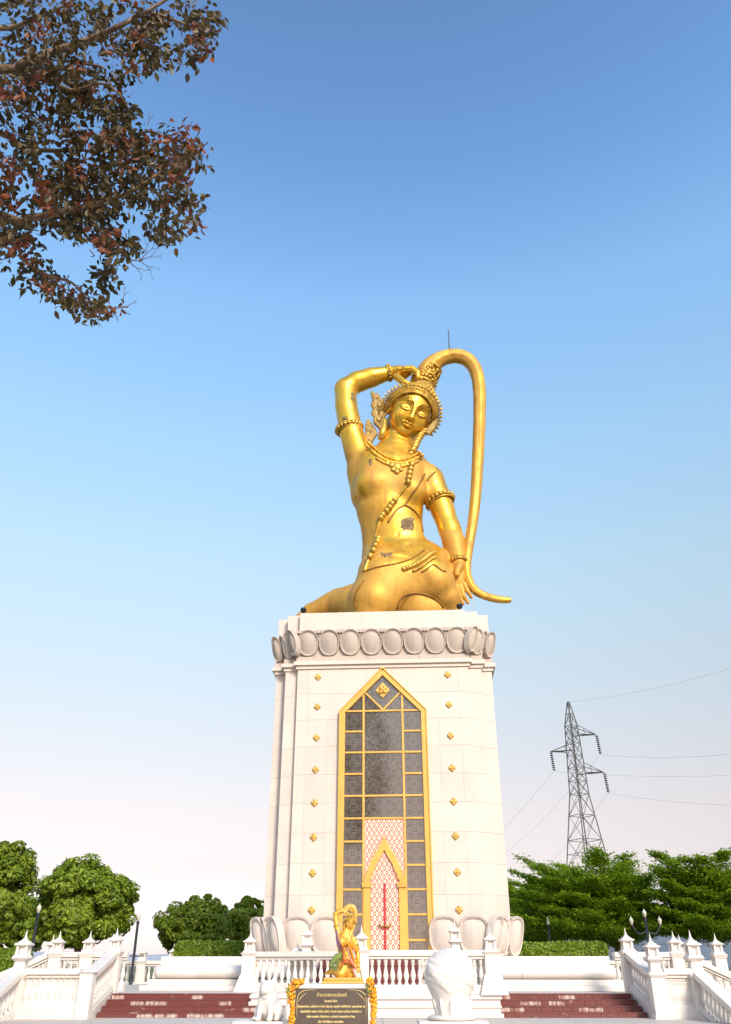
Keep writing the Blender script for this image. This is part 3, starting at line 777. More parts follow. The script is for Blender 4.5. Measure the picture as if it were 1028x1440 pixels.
# ================================================================== THE GOLDEN STATUE  (signed-distance modelling)
D0 = 32.3
class SDF:
    def __init__(s, lo, hi, h):
        s.lo = np.array(lo, float); s.h = h; s.n = np.ceil((np.array(hi)-s.lo)/h).astype(int)+1
        s.d = np.full(s.n, 9.0, np.float32)
        s.ax = [s.lo[i]+h*np.arange(s.n[i]) for i in range(3)]
    def sub(s, lo, hi):
        a = np.maximum(0, np.floor((np.array(lo)-s.lo)/s.h).astype(int)); b = np.minimum(s.n, np.ceil((np.array(hi)-s.lo)/s.h).astype(int)+1)
        sl = tuple(slice(a[i], b[i]) for i in range(3))
        if any(b[i] <= a[i] for i in range(3)): return None, None
        return sl, np.meshgrid(*[s.ax[i][sl[i]].astype(np.float32) for i in range(3)], indexing='ij', sparse=True)
    def comb(s, sl, v, k, op):
        a = s.d[sl]
        if op == 'u':
            hh = np.maximum(k-np.abs(a-v), 0)/k; s.d[sl] = np.minimum(a, v)-hh*hh*k*.25
        else:
            v = -v; hh = np.maximum(k-np.abs(a-v), 0)/k; s.d[sl] = np.maximum(a, v)+hh*hh*k*.25
    def cap(s, a, b, ra, rb, k=.2, fy=1.0, op='u'):
        a = np.array(a, float); b = np.array(b, float); r = max(ra, rb)*max(1, fy)+k+3*s.h
        sl, g_ = s.sub(np.minimum(a, b)-r, np.maximum(a, b)+r)
        if sl is None: return
        X, Y, Z = g_; ba = b-a; L2 = float(ba@ba)+1e-9
        Yc = a[1]
        t = np.clip(((X-a[0])*ba[0]+(Y-a[1])*ba[1]+(Z-a[2])*ba[2])/L2, 0, 1)
        q = np.sqrt((X-a[0]-t*ba[0])**2+((Y-a[1]-t*ba[1])/fy)**2+(Z-a[2]-t*ba[2])**2)
        s.comb(sl, (q-(ra+(rb-ra)*t))*min(1, fy), k, op)
    def ell(s, c, r, k=.2, Rm=None, op='u'):
        c = np.array(c, float); r = np.array(r, float); e = r.max()+k+3*s.h
        sl, g_ = s.sub(c-e, c+e)
        if sl is None: return
        X, Y, Z = g_[0]-c[0], g_[1]-c[1], g_[2]-c[2]
        if Rm is not None: X, Y, Z = (Rm[0][i]*X+Rm[1][i]*Y+Rm[2][i]*Z for i in range(3))
        k0 = np.sqrt((X/r[0])**2+(Y/r[1])**2+(Z/r[2])**2); k1 = np.sqrt((X/r[0]**2)**2+(Y/r[1]**2)**2+(Z/r[2]**2)**2)+1e-6
        s.comb(sl, k0*(k0-1)/k1, k, op)
    def chain(s, pts, k=.2, fy=1.0, op='u'):      # one limb: segments joined hard, then blended into the whole
        A = np.array([tuple(p) for p, r in pts], float); rr = [r for p, r in pts]; e = max(rr)*max(1, fy)+k+3*s.h
        sl, g_ = s.sub(A.min(0)-e, A.max(0)+e)
        if sl is None: return
        X, Y, Z = g_; out = None
        for a, b, ra, rb in zip(A[:-1], A[1:], rr[:-1], rr[1:]):
            ba = b-a; L2 = float(ba@ba)+1e-9
            t = np.clip(((X-a[0])*ba[0]+(Y-a[1])*ba[1]+(Z-a[2])*ba[2])/L2, 0, 1)
            tr = t*t*(3-2*t)*.5+t*.5
            q = (np.sqrt((X-a[0]-t*ba[0])**2+((Y-a[1]-t*ba[1])/fy)**2+(Z-a[2]-t*ba[2])**2)-(ra+(rb-ra)*tr))*min(1, fy)
            if out is None: out = q
            else:
                kk = min(.10, .25*min(ra, rb)); hh = np.maximum(kk-np.abs(out-q), 0)/kk; out = np.minimum(out, q)-hh*hh*kk*.12
        s.comb(sl, out, k, op)
    def mesh(s, name):      # naive surface nets
        d = s.d; ins = d < 0
        c = np.zeros(np.array(d.shape)-1, np.int8)
        for i in (0, 1):
            for j in (0, 1):
                for k in (0, 1): c += ins[i:d.shape[0]-1+i, j:d.shape[1]-1+j, k:d.shape[2]-1+k]
        act = (c > 0) & (c < 8); idx = np.full(act.shape, -1, np.int32); cells = np.argwhere(act); idx[act] = np.arange(len(cells))
        acc = np.zeros((len(cells), 3)); cnt = np.zeros(len(cells))
        corners = [(i, j, k) for i in (0, 1) for j in (0, 1) for k in (0, 1)]
        val = {q: d[cells[:, 0]+q[0], cells[:, 1]+q[1], cells[:, 2]+q[2]] for q in corners}
        for q in corners:
            for ax in range(3):
                if q[ax] == 0:
                    p = list(q); p[ax] = 1; p = tuple(p)
                    a, b = val[q], val[p]; m_ = (a < 0) != (b < 0)
                    t = np.where(m_, a/np.where(m_, a-b, 1), 0)
                    pt_ = np.tile(np.array(q, float), (len(cells), 1)); pt_[:, ax] += t
                    acc[m_] += pt_[m_]; cnt[m_] += 1
        V = s.lo+(cells+acc/cnt[:, None])*s.h
        Fs = []
        for ax in range(3):
            u, v = (ax+1) % 3, (ax+2) % 3
            sl0 = [slice(None)]*3; sl1 = [slice(None)]*3; sl0[ax] = slice(0, -1); sl1[ax] = slice(1, None)
            ch = ins[tuple(sl0)] != ins[tuple(sl1)]
            e = np.argwhere(ch); e = e[(e[:, u] > 0) & (e[:, v] > 0) & (e[:, u] < d.shape[u]-1) & (e[:, v] < d.shape[v]-1)]
            if not len(e): continue
            def cell(du, dv):
                q = e.copy(); q[:, u] -= du; q[:, v] -= dv; return idx[q[:, 0], q[:, 1], q[:, 2]]
            quad = np.stack([cell(1, 1), cell(0, 1), cell(0, 0), cell(1, 0)], 1)
            fl = ins[e[:, 0], e[:, 1], e[:, 2]]
            quad[~fl] = quad[~fl][:, ::-1]; Fs.append(quad)
        me = mesh_np(name, V, np.concatenate(Fs)); me.polygons.foreach_set('use_smooth', [True]*len(me.polygons)); return me

def S(px, py, dd=0.0): return P(px, py, D0+dd)
def sr(px, py, r, dd=0.0):      # (point, radius in metres) from pixels
    p = S(px, py, dd); return (p, r/ppm(p))
BASE = Vector((S(548, 858).x, D0, ZTOP+.05))
ZG = ZTOP+.04
bd = SDF((S(415, 700).x-.3, D0-3.0, ZG-.2), (S(690, 700).x, D0+3.0, S(500, 500).z+.3), .033)
# torso
bd.chain([sr(554, 777, 44), sr(552, 747, 43, -.05), sr(548, 715, 46.5, -.1), sr(547, 690, 49.5, -.1), sr(549, 672, 45, -.05)], .5, .76)
bd.cap(*sr(512, 660, 19), *sr(600, 672, 17), k=.6) if False else bd.chain([sr(513, 659, 19), sr(553, 660, 22), sr(602, 674, 17)], .6, .9)
bd.chain([sr(524, 650, 12), sr(553, 634, 17, .1)], .5); bd.chain([sr(596, 664, 11), sr(572, 642, 16, .1)], .5)
bd.chain([sr(553, 648, 26, .15), sr(559, 622, 24, .30), sr(564, 600, 23, .60), sr(568, 590, 21, .8)], .35)
for k in range(3):      # neck rings
    c, r = sr(556+2.2*k, 637-6.5*k, 24.6-.7*k, .2+.06*k); 
    bd.ell(c, (r, r, .16), .12, Matrix.Rotation(R(14), 3, 'Y') @ Matrix.Rotation(R(-14), 3, 'X'))
for (bx, by, r, dd) in ((525, 681, 23, -.80), (577, 690, 21, -.80)):
    q, r = sr(bx, by, r, dd); bd.ell(q, (r*1.08, r*.82, r*.92), .30)
    bd.chain([sr(bx, by-30, r*18, -.55), (q+Vector((0, .1, .2)), r*.62)], .5)
bd.ell(sr(560, 747, 33, -.66)[0], (1.02, .56, 1.02), .22)              # belly
bd.ell(sr(552, 778, 20, -.62)[0], (1.15, .52, .42), .18)
bd.chain([sr(524, 786, 5, -.95), sr(540, 781, 5.5, -1.2), sr(556, 776, 4.5, -1.2), sr(572, 768, 3, -1.0)], .16)
bd.chain([sr(520, 797, 5, -.9), sr(538, 795, 6, -1.25), sr(560, 790, 5, -1.3), sr(580, 781, 4, -1.1), sr(594, 770, 3, -.8)], .2)
bd.ell(sr(560, 751, 2, -1.27)[0], (.07, .14, .10), .10, op='s')         # navel
# hips and folded legs
hip, hr = sr(570, 797, 50, .15); bd.ell(hip, (hr*1.12, hr*.95, hr*.8), .5)
bd.ell(sr(601, 800, 30, -.1)[0], (1.05, 1.1, .95), .5)
bd.chain([sr(560, 804, 38, -.1), sr(543, 822, 39, -.80), (S(527, 846, -1.25), 1.08)], .55)      # thigh and knee on the left
bd.chain([sr(584, 804, 36, -.1), sr(600, 813, 33, -.95), sr(612, 820, 28, -1.15), (S(626, 840, -.95), .62), (S(630, 858, -.7), .5)], .40)           # thigh drawn in on the right
bd.chain([sr(540, 808, 30, -.85), sr(566, 812, 30, -.95), sr(594, 810, 28, -.75)], .6)               # cloth drawn tight over the lap
bd.ell(S(592, 859, -.72), (1.25, .78, .84), .04)                                                  # shin folded beneath it
bd.ell(S(620, 850, -.6), (.55, .7, .9), .08)
bd.chain([(S(520, 862, -1.3), .78), (S(500, 850, -.4), .82), (S(470, 852, .25), .62), (S(438, 862, .5), .42), (S(420, 870, .6), .2)], .12)   # trailing leg and cloth
bd.chain([(S(505, 846, .2), .8), (S(478, 850, .8), .7), (S(445, 866, 1.1), .45)], .15)
bd.ell(S(560, 850, .2), (2.2, 1.9, .9), .5)
for k, (x0, y0, x1, y1) in enumerate(((500, 832, 492, 866), (507, 829, 501, 866), (494, 834, 483, 866))):   # gathered folds
    bd.chain([(S(x0, y0, -.55+.1*k), .13), (S(x1, y1, -.95+.15*k), .16)], .18)
# raised arm
ua = [sr(518, 668, 20, .1), sr(505, 642, 19), sr(494, 608, 16.8, -.05), sr(487, 572, 15.5, -.05), sr(486, 549, 15, 0)]
fa_ = [sr(486.5, 546, 14.5), sr(503, 537, 15, -.05), sr(522, 531, 14, -.1), sr(548, 524.5, 10, -.15)]
bd.chain(ua, .3); bd.chain(fa_, .22)
bd.chain([sr(509, 668, 17, .1), sr(508, 700, 10, .0)], .5)
bd.ell(sr(563, 524, 1, -.2)[0], (.50, .42, .30), .16, Matrix.Rotation(R(10), 3, 'Y'))
for k in range(4):      # fingers closing over the hair
    dd = -.55+.24*k; y = 520+1.2*k
    bd.chain([sr(570, y-1, 5.0, dd), sr(580, y-1.5+.6*k, 4.6, dd-.05), sr(587, y+4, 4.2, dd-.1), sr(588, y+11, 3.6, dd-.08)], .06)
bd.chain([sr(558, 530, 5.5, -.45), sr(568, 538, 5, -.6), sr(578, 541, 4.2, -.65)], .08)
# hanging arm
bd.chain([sr(606, 676, 18.5), sr(615, 698, 18, -.05), sr(622, 716, 17, -.1), sr(632, 745, 15, -.2)], .3)
bd.chain([sr(632, 743, 15, -.2), sr(638, 762, 16, -.35), sr(643, 782, 12.5, -.5), sr(645, 795, 10, -.6)], .18)
hc, h_r = sr(642, 811, 12.5, -.68); bd.ell(hc, (h_r*.98, h_r*.58, h_r*1.40), .14)
for a, b, c in (((634, 823), (637, 836), (643, 846)), ((640.5, 825), (645, 838), (651, 849)), ((647, 825), (652, 838), (658, 847.5)), ((652.5, 821), (658, 832), (663, 840))):
    bd.chain([sr(*a, 4.0, -.72), sr(*b, 3.3, -.78), sr(*c, 2.5, -.72)], .04)
bd.chain([sr(646, 796, 6, -.85), sr(643, 803, 5, -1.0), sr(642.5, 808, 4.2, -1.02)], .06)
# flat underside on the tower top
sl, g_ = bd.sub((-99, 0, ZG-1), (99, 99, ZG+.3)); X, Y, Z = g_
bd.d[sl] = np.maximum(bd.d[sl], (ZG-Z)+0*X+0*Y)
body_me = bd.mesh('body')
nv = len(body_me.vertices); co = np.empty(nv*3, np.float32); body_me.vertices.foreach_get('co', co); co = co.reshape(-1, 3)
# duller regions; chest, lap and hanging forearm have lost their polish (drawn as pixel blobs, kept as a property of the surface)
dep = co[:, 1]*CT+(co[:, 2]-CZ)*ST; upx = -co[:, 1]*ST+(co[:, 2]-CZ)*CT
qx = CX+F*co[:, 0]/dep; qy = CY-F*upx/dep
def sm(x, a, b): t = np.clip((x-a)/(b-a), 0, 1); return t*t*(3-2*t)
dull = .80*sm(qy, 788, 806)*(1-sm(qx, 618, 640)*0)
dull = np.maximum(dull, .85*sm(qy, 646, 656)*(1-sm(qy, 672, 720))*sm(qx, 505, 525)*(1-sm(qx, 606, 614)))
dull = np.maximum(dull, .55*sm(qy, 690, 700)*(1-sm(qx, 520, 560)))  # left half of the torso made duller and darker
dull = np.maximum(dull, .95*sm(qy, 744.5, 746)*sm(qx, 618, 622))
dull = np.maximum(dull, .5*(1-sm(qx, 498, 512))*sm(qy, 615, 640))  # left outline made duller and darker
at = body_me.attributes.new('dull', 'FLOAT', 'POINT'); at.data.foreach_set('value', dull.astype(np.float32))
bvh = BVHTree.FromPolygons([Vector(p) for p in co], [tuple(p.vertices) for p in body_me.polygons])
def on_body(px, py, off=.03, d=None):
    o = Vector((0, 0, CZ)); dr = ray(px, py).normalized()
    h_ = bvh.ray_cast(o, dr)
    if h_[0] is None: return S(px, py, -1.0)
    n_ = h_[1]; 
    if n_.dot(dr) > 0: n_ = -n_
    return h_[0]+n_*off

statue = thing('golden_statue', 'colossal golden kneeling woman with raised arm and long trailing hair on the tower', 'statue', BASE)
IB = Matrix.Translation(-BASE)
STAT_PARTS = []
def spart(name, me, mat, parent=None, smooth=True):
    me.transform(IB)
    if smooth: me.polygons.foreach_set('use_smooth', [True]*len(me.polygons))
    o = put(name, me, mat, parent or statue); STAT_PARTS.append(o); return o
body = spart('body', body_me, 'gold')

# head, in its own frame (unit = half the width of the face)
HK = 32.05/32.5; HS = .926*HK*1.06; HPos = Vector((2.081*HK+.05, 32.5*HK, 23.236*HK+CZ))
def hrot(y, p, r):
    return Matrix.Rotation(r, 3, 'Y') @ Matrix.Rotation(y, 3, 'Z') @ Matrix.Rotation(p, 3, 'X')
HR = hrot(.30, .33, .33)
def H(p): return HPos + HR @ (Vector(p)*HS)
hd = SDF((-1.35, -1.6, -1.6), (1.35, 1.5, 1.5), .021)
hd.ell((0, .12, .32), (1.0, 1.12, 1.02), .2)
hd.ell((0, -.18, -.12), (.93, .80, 1.10), .2)
hd.ell((0, -.30, -.62), (.72, .62, .66), .25)
hd.ell((0, -.72, -1.10), (.27, .24, .20), .22)
for s in (-1, 1):
    hd.ell((s*.46, -.62, -.42), (.32, .26, .36), .25)          # cheeks
    hd.ell((s*.42, -1.08, .07), (.26, .20, .17), .16, op='s')   # sockets
    hd.ell((s*.42, -.77, .00), (.28, .16, .15), .05)            # heavy lids
    hd.chain([((s*.17, -.90, -.08), .028), ((s*.30, -.955, -.115), .032), ((s*.44, -.945, -.12), .034), ((s*.58, -.87, -.08), .032), ((s*.70, -.74, .0), .022)], .03)
    hd.chain([((s*.07, -1.0, .16), .05), ((s*.20, -1.01, .31), .05), ((s*.42, -.95, .40), .05), ((s*.63, -.79, .34), .045), ((s*.80, -.58, .18), .03)], .08)
    hd.ell((s*.135, -1.09, -.47), (.095, .11, .08), .06)
    hd.ell((s*.07, -1.13, -.545), (.045, .07, .03), .03, op='s')
    hd.chain([((0, -1.075, -.72), .055), ((s*.13, -1.06, -.69), .055), ((s*.31, -.93, -.72), .025)], .05)
    hd.chain([((0, -1.065, -.85), .072), ((s*.14, -1.03, -.84), .065), ((s*.29, -.92, -.755), .02)], .05)
    hd.ell((s*1.02, .08, -.10), (.10, .24, .40), .08)
hd.chain([((0, -.98, .20), .075), ((0, -1.10, -.15), .085), ((0, -1.19, -.44), .105)], .16)
hd.chain([((-.33, -.95, -.752), .018), ((0, -1.13, -.775), .024), ((.33, -.95, -.752), .018)], .04, op='s')
hd.ell((0, -1.16, -.62), (.05, .08, .08), .06, op='s')
head_me = hd.mesh('head')
nh = len(head_me.vertices); hco = np.empty(nh*3, np.float32); head_me.vertices.foreach_get('co', hco); hco = hco.reshape(-1, 3)
hb = BVHTree.FromPolygons([Vector(p) for p in hco], [tuple(p.vertices) for p in head_me.polygons])
def on_face(x, z, off=.01):
    h_ = hb.ray_cast(Vector((x, -3, z)), Vector((0, 1, 0)))
    return (h_[0] + Vector((0, -off, 0))) if h_[0] is not None else Vector((x, -.6, z))
at = head_me.attributes.new('dull', 'FLOAT', 'POINT'); at.data.foreach_set('value', np.full(nh, -.25, np.float32))
HM = Matrix.Translation(HPos) @ HR.to_4x4() @ Matrix.Scale(HS, 4)
head_me.transform(HM)
head = spart('head', head_me, 'gold')
def hpart(mb, name, mat, parent=head, smooth=True):
    me = mb.mesh(name, smooth); me.transform(HM); return spart(name, me, mat, parent, smooth)
for s in (-1, 1):
    hpart(MB().tube([on_face(s*x, z, .012) for x, z in ((.10, .19), (.18, .31), (.30, .41), (.44, .455), (.58, .43), (.70, .35), (.80, .21))], [.018, .038, .046, .046, .040, .032, .014], 6, 3), 'brow_line', 'linegold')
    hpart(MB().tube([on_face(s*x, z, .006) for x, z in ((.16, -.05), (.25, -.115), (.36, -.15), (.48, -.15), (.60, -.11), (.72, -.02))], [.01, .026, .034, .034, .026, .01], 6, 3), 'lash_line', 'linegold')
    hpart(MB().tube([on_face(s*x, z, .004) for x, z in ((.20, .06), (.30, .13), (.42, .16), (.55, .13), (.66, .06))], [.006, .014, .016, .014, .006], 6, 3), 'lid_crease', 'linegold')
hpart(MB().tube([on_face(x, z, .0) for x, z in ((-.32, -.74), (-.16, -.765), (0, -.785), (.16, -.765), (.32, -.74))], [.008, .018, .02, .018, .008], 6, 3), 'lip_line', 'linegold')
# hair cap of rows of knobs, diadem band and petals
def brow_arc(phi, k=1.0, lift=0.0):
    x = 1.0*math.sin(phi); c = math.cos(phi)
    z = (.84*c if c > 0 else .95*c) + .02
    y = -.93*max(0, math.cos(phi*.80))**.8 + .10*(1-c)
    n = Vector((math.sin(phi), -.25, max(-.4, c)*1.0)).normalized()
    return Vector((x*1.03, y, z)), n
PH_ = [R(a) for a in np.linspace(-118, 118, 60)]
for off, rr, nm, mt in ((.02, .05, 'diadem_band', 'dkgold'), (.13, .035, 'diadem_band', 'dkgold'), (.27, .045, 'diadem_band', 'dkgold')):
    pts = []
    for ph in PH_:
        p, n = brow_arc(ph); pts.append(p+n*off+Vector((0, off*.55, 0)))
    hpart(MB().tube(pts, rr, 7), nm, mt)
for row, (off, size, cnt) in enumerate(((.09, .055, 58), (.20, .075, 46), (.31, .085, 44), (.40, .10, 30))):
    m = MB()
    for k in range(cnt):
        ph = R(-112+224*(k+.5)/cnt); p, n = brow_arc(ph); c = p+n*off+Vector((0, off*.5, 0))
        if row < 2: m.ball(c, size*.75, 6, 4)
        else:
            t = Vector((math.cos(ph), 0, -math.sin(ph))); tipp = c+n*size*(1.25 if row == 2 else 2.1)+Vector((0, .06, 0)); f_ = Vector((0, -size*.6, 0))
            m.add([c-t*size*1.05, c+f_, c+t*size*1.05, c-f_, tipp], [(0, 1, 4), (1, 2, 4), (2, 3, 4), (3, 0, 4), (3, 2, 1, 0)])
    hpart(m, 'diadem_petals', 'dkgold', smooth=row < 2)
m = MB()
for j in range(11):
    th_ = R(8+10.5*j)
    cnt = max(6, int(30*math.sin(th_)))
    for k in range(cnt):
        a = 2*math.pi*(k+.5*(j % 2))/cnt
        d_ = Vector((math.sin(th_)*math.cos(a), math.sin(th_)*math.sin(a), math.cos(th_)))
        p = Vector((d_.x*1.08, .16+d_.y*1.18, .36+d_.z*1.12))
        if p.y < -.55 and p.z < .82: continue
        if p.y < -.1 and p.z < .35: continue
        m.ball(p, .115, 7, 5)
hpart(m, 'hair_curls', 'dkgold')
m = MB()        # ornamental mound below the topknot
for j, (rr, zz) in enumerate(((.72, 1.22), (.62, 1.34), (.52, 1.46), (.42, 1.58))):
    cnt = int(rr*34)
    for k in range(cnt):
        a = 2*math.pi*k/cnt; p = Vector((.12+rr*math.cos(a), -.05+rr*math.sin(a), zz))
        m.ball(p, .09, 6, 4); 
        tp = p+Vector((math.cos(a)*.06, math.sin(a)*.06, .14)); t = Vector((-math.sin(a), math.cos(a), 0))*.06
        m.add([p-t, p+t, p+Vector((math.cos(a), math.sin(a), 0))*.07, tp], [(0, 1, 3), (1, 2, 3), (2, 0, 3)])
m.lathe([(.80, 1.10), (.70, 1.25), (.5, 1.5), (.36, 1.75), (.3, 1.8)], 20, (.12, -.05, 0))
hpart(m, 'topknot_ornament', 'dkgold')
# the long rope of hair
hp = [(592, 544, 17), (597, 532, 15), (602, 520, 13.5), (611, 510, 12), (624, 503, 10.5), (640, 500.5, 10), (655, 504.5, 9.8), (666, 515, 9.5), (672, 531, 9.2), (674.5, 552, 9), (674.5, 580, 8.7), (673.5, 615, 8.4), (671.5, 655, 8.0),
      (669, 695, 7.6), (665, 732, 7.2), (660, 762, 6.9), (656.5, 786, 6.6), (656, 804, 6.6), (660, 819, 6.5), (669, 831, 6), (683, 838.5, 5.5), (699, 842.5, 5.2), (712, 843.8, 4.6), (718.5, 843.6, 3.2)]
def rope(pts, n, sub, twist):
    path = [Vector(p) for p, r in pts]; m = MB(); m.tube(path, [r for p, r in pts], n, sub); return m
pts = [sr(x, y, r, .05-.035*i if i < 17 else -.55) for i, (x, y, r) in enumerate(hp)]
hair_me = rope(pts, 28, 7, 0).mesh('hair_rope', True)
# strand grooves pressed into the rope
hv = np.array([v.co[:] for v in hair_me.vertices]); nr = len(hv)//28
hv = hv.reshape(nr, 28, 3); cen = hv.mean(1, keepdims=True); k_ = np.arange(28)[None, :]; j_ = np.arange(nr)[:, None]
w_ = 1+.040*np.sin((k_/28*2*np.pi*7)+j_*.10)+.02*np.sin(j_*1.3+k_*.9)*np.sin(j_*.37)
hv = cen+(hv-cen)*w_[..., None]; hair_me.vertices.foreach_set('co', hv.astype(np.float32).ravel())
at = hair_me.attributes.new('dull', 'FLOAT', 'POINT'); at.data.foreach_set('value', np.full(nr*28, .62, np.float32))
hair = spart('hair_rope', hair_me, 'gold')
m = MB(); rr = random.Random(12)
ax = (S(602, 520)-S(592, 544)).normalized(); u = ax.cross(Vector((0, 1, 0))).normalized(); v = ax.cross(u)
for k in range(210):        # close-set foliage ornament round the root of the rope
    t = rr.uniform(-.4, 4.6); p, r = sr(594+3.0*t, 541-5.0*t, 15.6-.75*t, 0); a = rr.uniform(0, 6.283); q_ = p+(u*math.cos(a)+v*math.sin(a))*r
    n_ = (u*math.cos(a)+v*math.sin(a)); b_ = rr.uniform(.06, .12)
    if k % 2: m.ball(q_, b_, 6, 4)
    else:
        sd = ax.cross(n_)*b_; m.add([q_-sd, q_+sd, q_+n_*b_*1.2, q_+ax*b_*2.6+n_*.05], [(0, 1, 2), (1, 3, 2), (3, 0, 2), (0, 3, 1)])
for t in (0, 4.4):
    p, r = sr(594+3.0*t, 541-5.0*t, 16-.75*t, 0); m.tube([p+(u*math.cos(a)+v*math.sin(a))*r for a in np.linspace(0, 2*math.pi, 25)], .07, 6)
spart('hair_collar', m.mesh('hair_collar', True), 'dkgold', hair)
# flame-shaped ear ornaments
def flame(name, outl, dd, th, parent):
    m = MB(); pts = [Vector((u, v)) for u, v in outl]; n = len(pts); c = sum(pts, Vector((0, 0)))/n
    rim = [S(p.x, p.y, dd) for p in pts]; inn = [S(*(c+(p-c)*.72), dd-th) for p in pts]; bk = [S(*(c+(p-c)*.9), dd+th) for p in pts]
    m.add(rim+inn+bk, [(i, (i+1) % n, n+(i+1) % n, n+i) for i in range(n)] + [(i, 2*n+i, 2*n+(i+1) % n, (i+1) % n) for i in range(n)] + [tuple(n+i for i in range(n)), tuple(2*n+i for i in range(n-1, -1, -1))])
    for i in range(n):      # curled leaf points and beads along the edge
        a, b = pts[i], pts[(i+1) % n]
        for t in (.0, .5):
            q = a.lerp(b, t); q2 = c+(q-c)*.80
            m.ball(S(q2.x, q2.y, dd-th), .10, 6, 4, (1, 1, 1.3))
            q3 = c+(q-c)*.45; m.ball(S(q3.x, q3.y, dd-th*1.15), .12, 6, 4, (1, .8, 1.4))
    return spart(name, m.mesh(name), 'flame', parent, False)
flame('ear_flame', [(521.5, 548), (527, 553), (531, 552.5), (534, 559), (539, 562), (541, 569), (546, 572), (546, 581), (541, 588), (540, 596), (535, 606), (530, 601), (526, 597), (527, 589), (522.5, 583), (525, 575), (522, 568), (524.5, 560)], -.15, .16, head)
flame('ear_flame', [(517, 589), (521, 594), (524, 600), (528, 604), (530, 611), (526, 617), (521, 626), (515, 624), (513.5, 616), (516, 609), (514.5, 600)], .0, .14, head)
flame('ear_flame', [(600, 609), (603, 602), (607, 600), (610, 595), (616, 590), (613.5, 596), (609, 601), (605, 606), (602, 611)], -.35, .10, head)
m = MB(); tp = [S(598, 606, -.3), S(592, 612, -.5), S(587, 620, -.62), S(583, 629, -.68), S(577, 639, -.7)]
m.tube(tp, [.10, .14, .16, .17, .10], 8, 3)
for k in range(9):
    t = k/8*(len(tp)-1); j = min(int(t), len(tp)-2); m.ball(tp[j].lerp(tp[j+1], t-j), .20, 8, 5, (1, 1, .6))
spart('ear_tassel', m.mesh('ear_tassel', True), 'dkgold', head)
m = MB(); tp = [S(541, 590, -.3), S(540, 600, -.35), S(538, 609, -.38), S(534, 618, -.3)]
m.tube(tp, [.12, .16, .2, .12], 8, 3); spart('ear_tassel', m.mesh('ear_tassel', True), 'dkgold', head)

# ornaments lying on the body
def surf_tube(px, r, name, mat, sub=4, off=.02, taper=False):
    q = [Vector((x, y)) for x, y in px]; out = []
    for a, b in zip(q[:-1], q[1:]):
        for k in range(sub): out.append(a.lerp(b, k/sub))
    out.append(q[-1]); pts = [on_body(p.x, p.y, off) for p in out]
    for _ in range(2): pts = [pts[0]]+[(pts[i-1]+pts[i]*2+pts[i+1])/4 for i in range(1, len(pts)-1)]+[pts[-1]]
    m = MB(); m.tube(pts, [r]*len(pts), 7); return m, pts
def drape(px, r, name, mat, beads=0, br=.12, sub=5):
    m, pts = surf_tube(px, r, name, mat, sub)
    if beads:
        for k in range(beads):
            t = (k+.5)/beads*(len(pts)-1); j = int(t); m.ball(pts[j].lerp(pts[min(j+1, len(pts)-1)], t-j), br, 7, 5)
    return spart(name, m.mesh(name, True), mat, body)
nk1 = [(514, 626), (520, 632), (529, 640), (540, 647), (552, 651), (565, 652), (577, 649), (588, 644), (594, 640)]
drape(nk1, .07, 'necklace', 'gold', 34, .095)
drape([(x+(.6 if x < 556 else -.6)*6, y-4) for x, y in nk1], .05, 'necklace', 'gold', 30, .08)
drape([(x, y+4.5) for x, y in nk1[2:-1]], .05, 'necklace', 'dkgold', 26, .085)
m = MB()
for (x, y, r) in ((558, 658, .24), (551, 655, .15), (565, 655.5, .15), (545, 652, .12), (571, 653, .12), (558, 664, .13), (553, 661, .12), (563, 661, .12)):
    m.ball(on_body(x, y, .05), r, 9, 6, (1, .5, 1))
spart('pendant', m.mesh('pendant', True), 'dkgold', body)
sash = [(583, 644), (579, 652), (577, 662), (575, 673), (573, 681), (565, 692), (556, 703), (549, 712), (541, 722), (535, 731), (531, 744), (528, 757), (524, 770), (520, 784), (515, 797), (513, 804)]
m, pts = surf_tube(sash, .075, 'sash_cord', 'linegold')
spart('sash_cord', m.mesh('sash_cord', True), 'dkgold', body)
m = MB()
for x, y in ((578.5, 655), (577, 661), (576, 667), (575, 673), (574, 679), (555, 704), (551, 709), (548, 714), (544, 719), (539, 725), (536.5, 729), (533, 758), (532, 763), (529, 769), (526, 776), (522, 784)):
    m.ball(on_body(x, y, .08), .15, 8, 6)
stuff(spart('sash_beads', m.mesh('sash_beads', True), 'dkgold', body))
for px in ([(597, 667), (594, 672), (588, 684), (580, 694), (574, 704), (568, 711), (558, 716), (552, 725), (546, 735)], [(569, 710), (577, 714), (585, 721), (590, 730), (593, 740), (594, 747)], [(612, 664), (607, 668), (602, 673), (601, 676)]):
    m, pts = surf_tube(px, .045, 'x', None); spart('cloth_edge', m.mesh('cloth_edge', True), 'linegold', body)
for px in ([(558, 856), (560.5, 844), (567, 837), (578, 834), (592, 834), (606, 838), (617, 846), (624, 855)], [(516, 803), (526, 799), (540, 796), (556, 793), (572, 789), (586, 782), (597, 774)], [(501, 856), (499, 846), (500, 836), (505, 826), (512, 817)]):  # dark lines drawn in along the leg creases; middle one is the skirt's waist edge
    m, pts = surf_tube(px, .035, 'x', None); spart('skirt_crease_line', m.mesh('skirt_crease_line', True), 'linegold', body)
belt = [(514, 806), (530, 808), (548, 806), (566, 801), (580, 796), (590, 791), (599, 785), (606, 779), (611, 777)]
drape(belt[3:], .05, 'belt', 'dkgold', 17, .115)
drape([(x+1, y+7) for x, y in belt[4:]], .035, 'belt', 'dkgold', 14, .085)
drape([(x+3, y+14) for x, y in belt[5:-1]] + [(622, 803), (627, 804)], .035, 'belt', 'linegold')
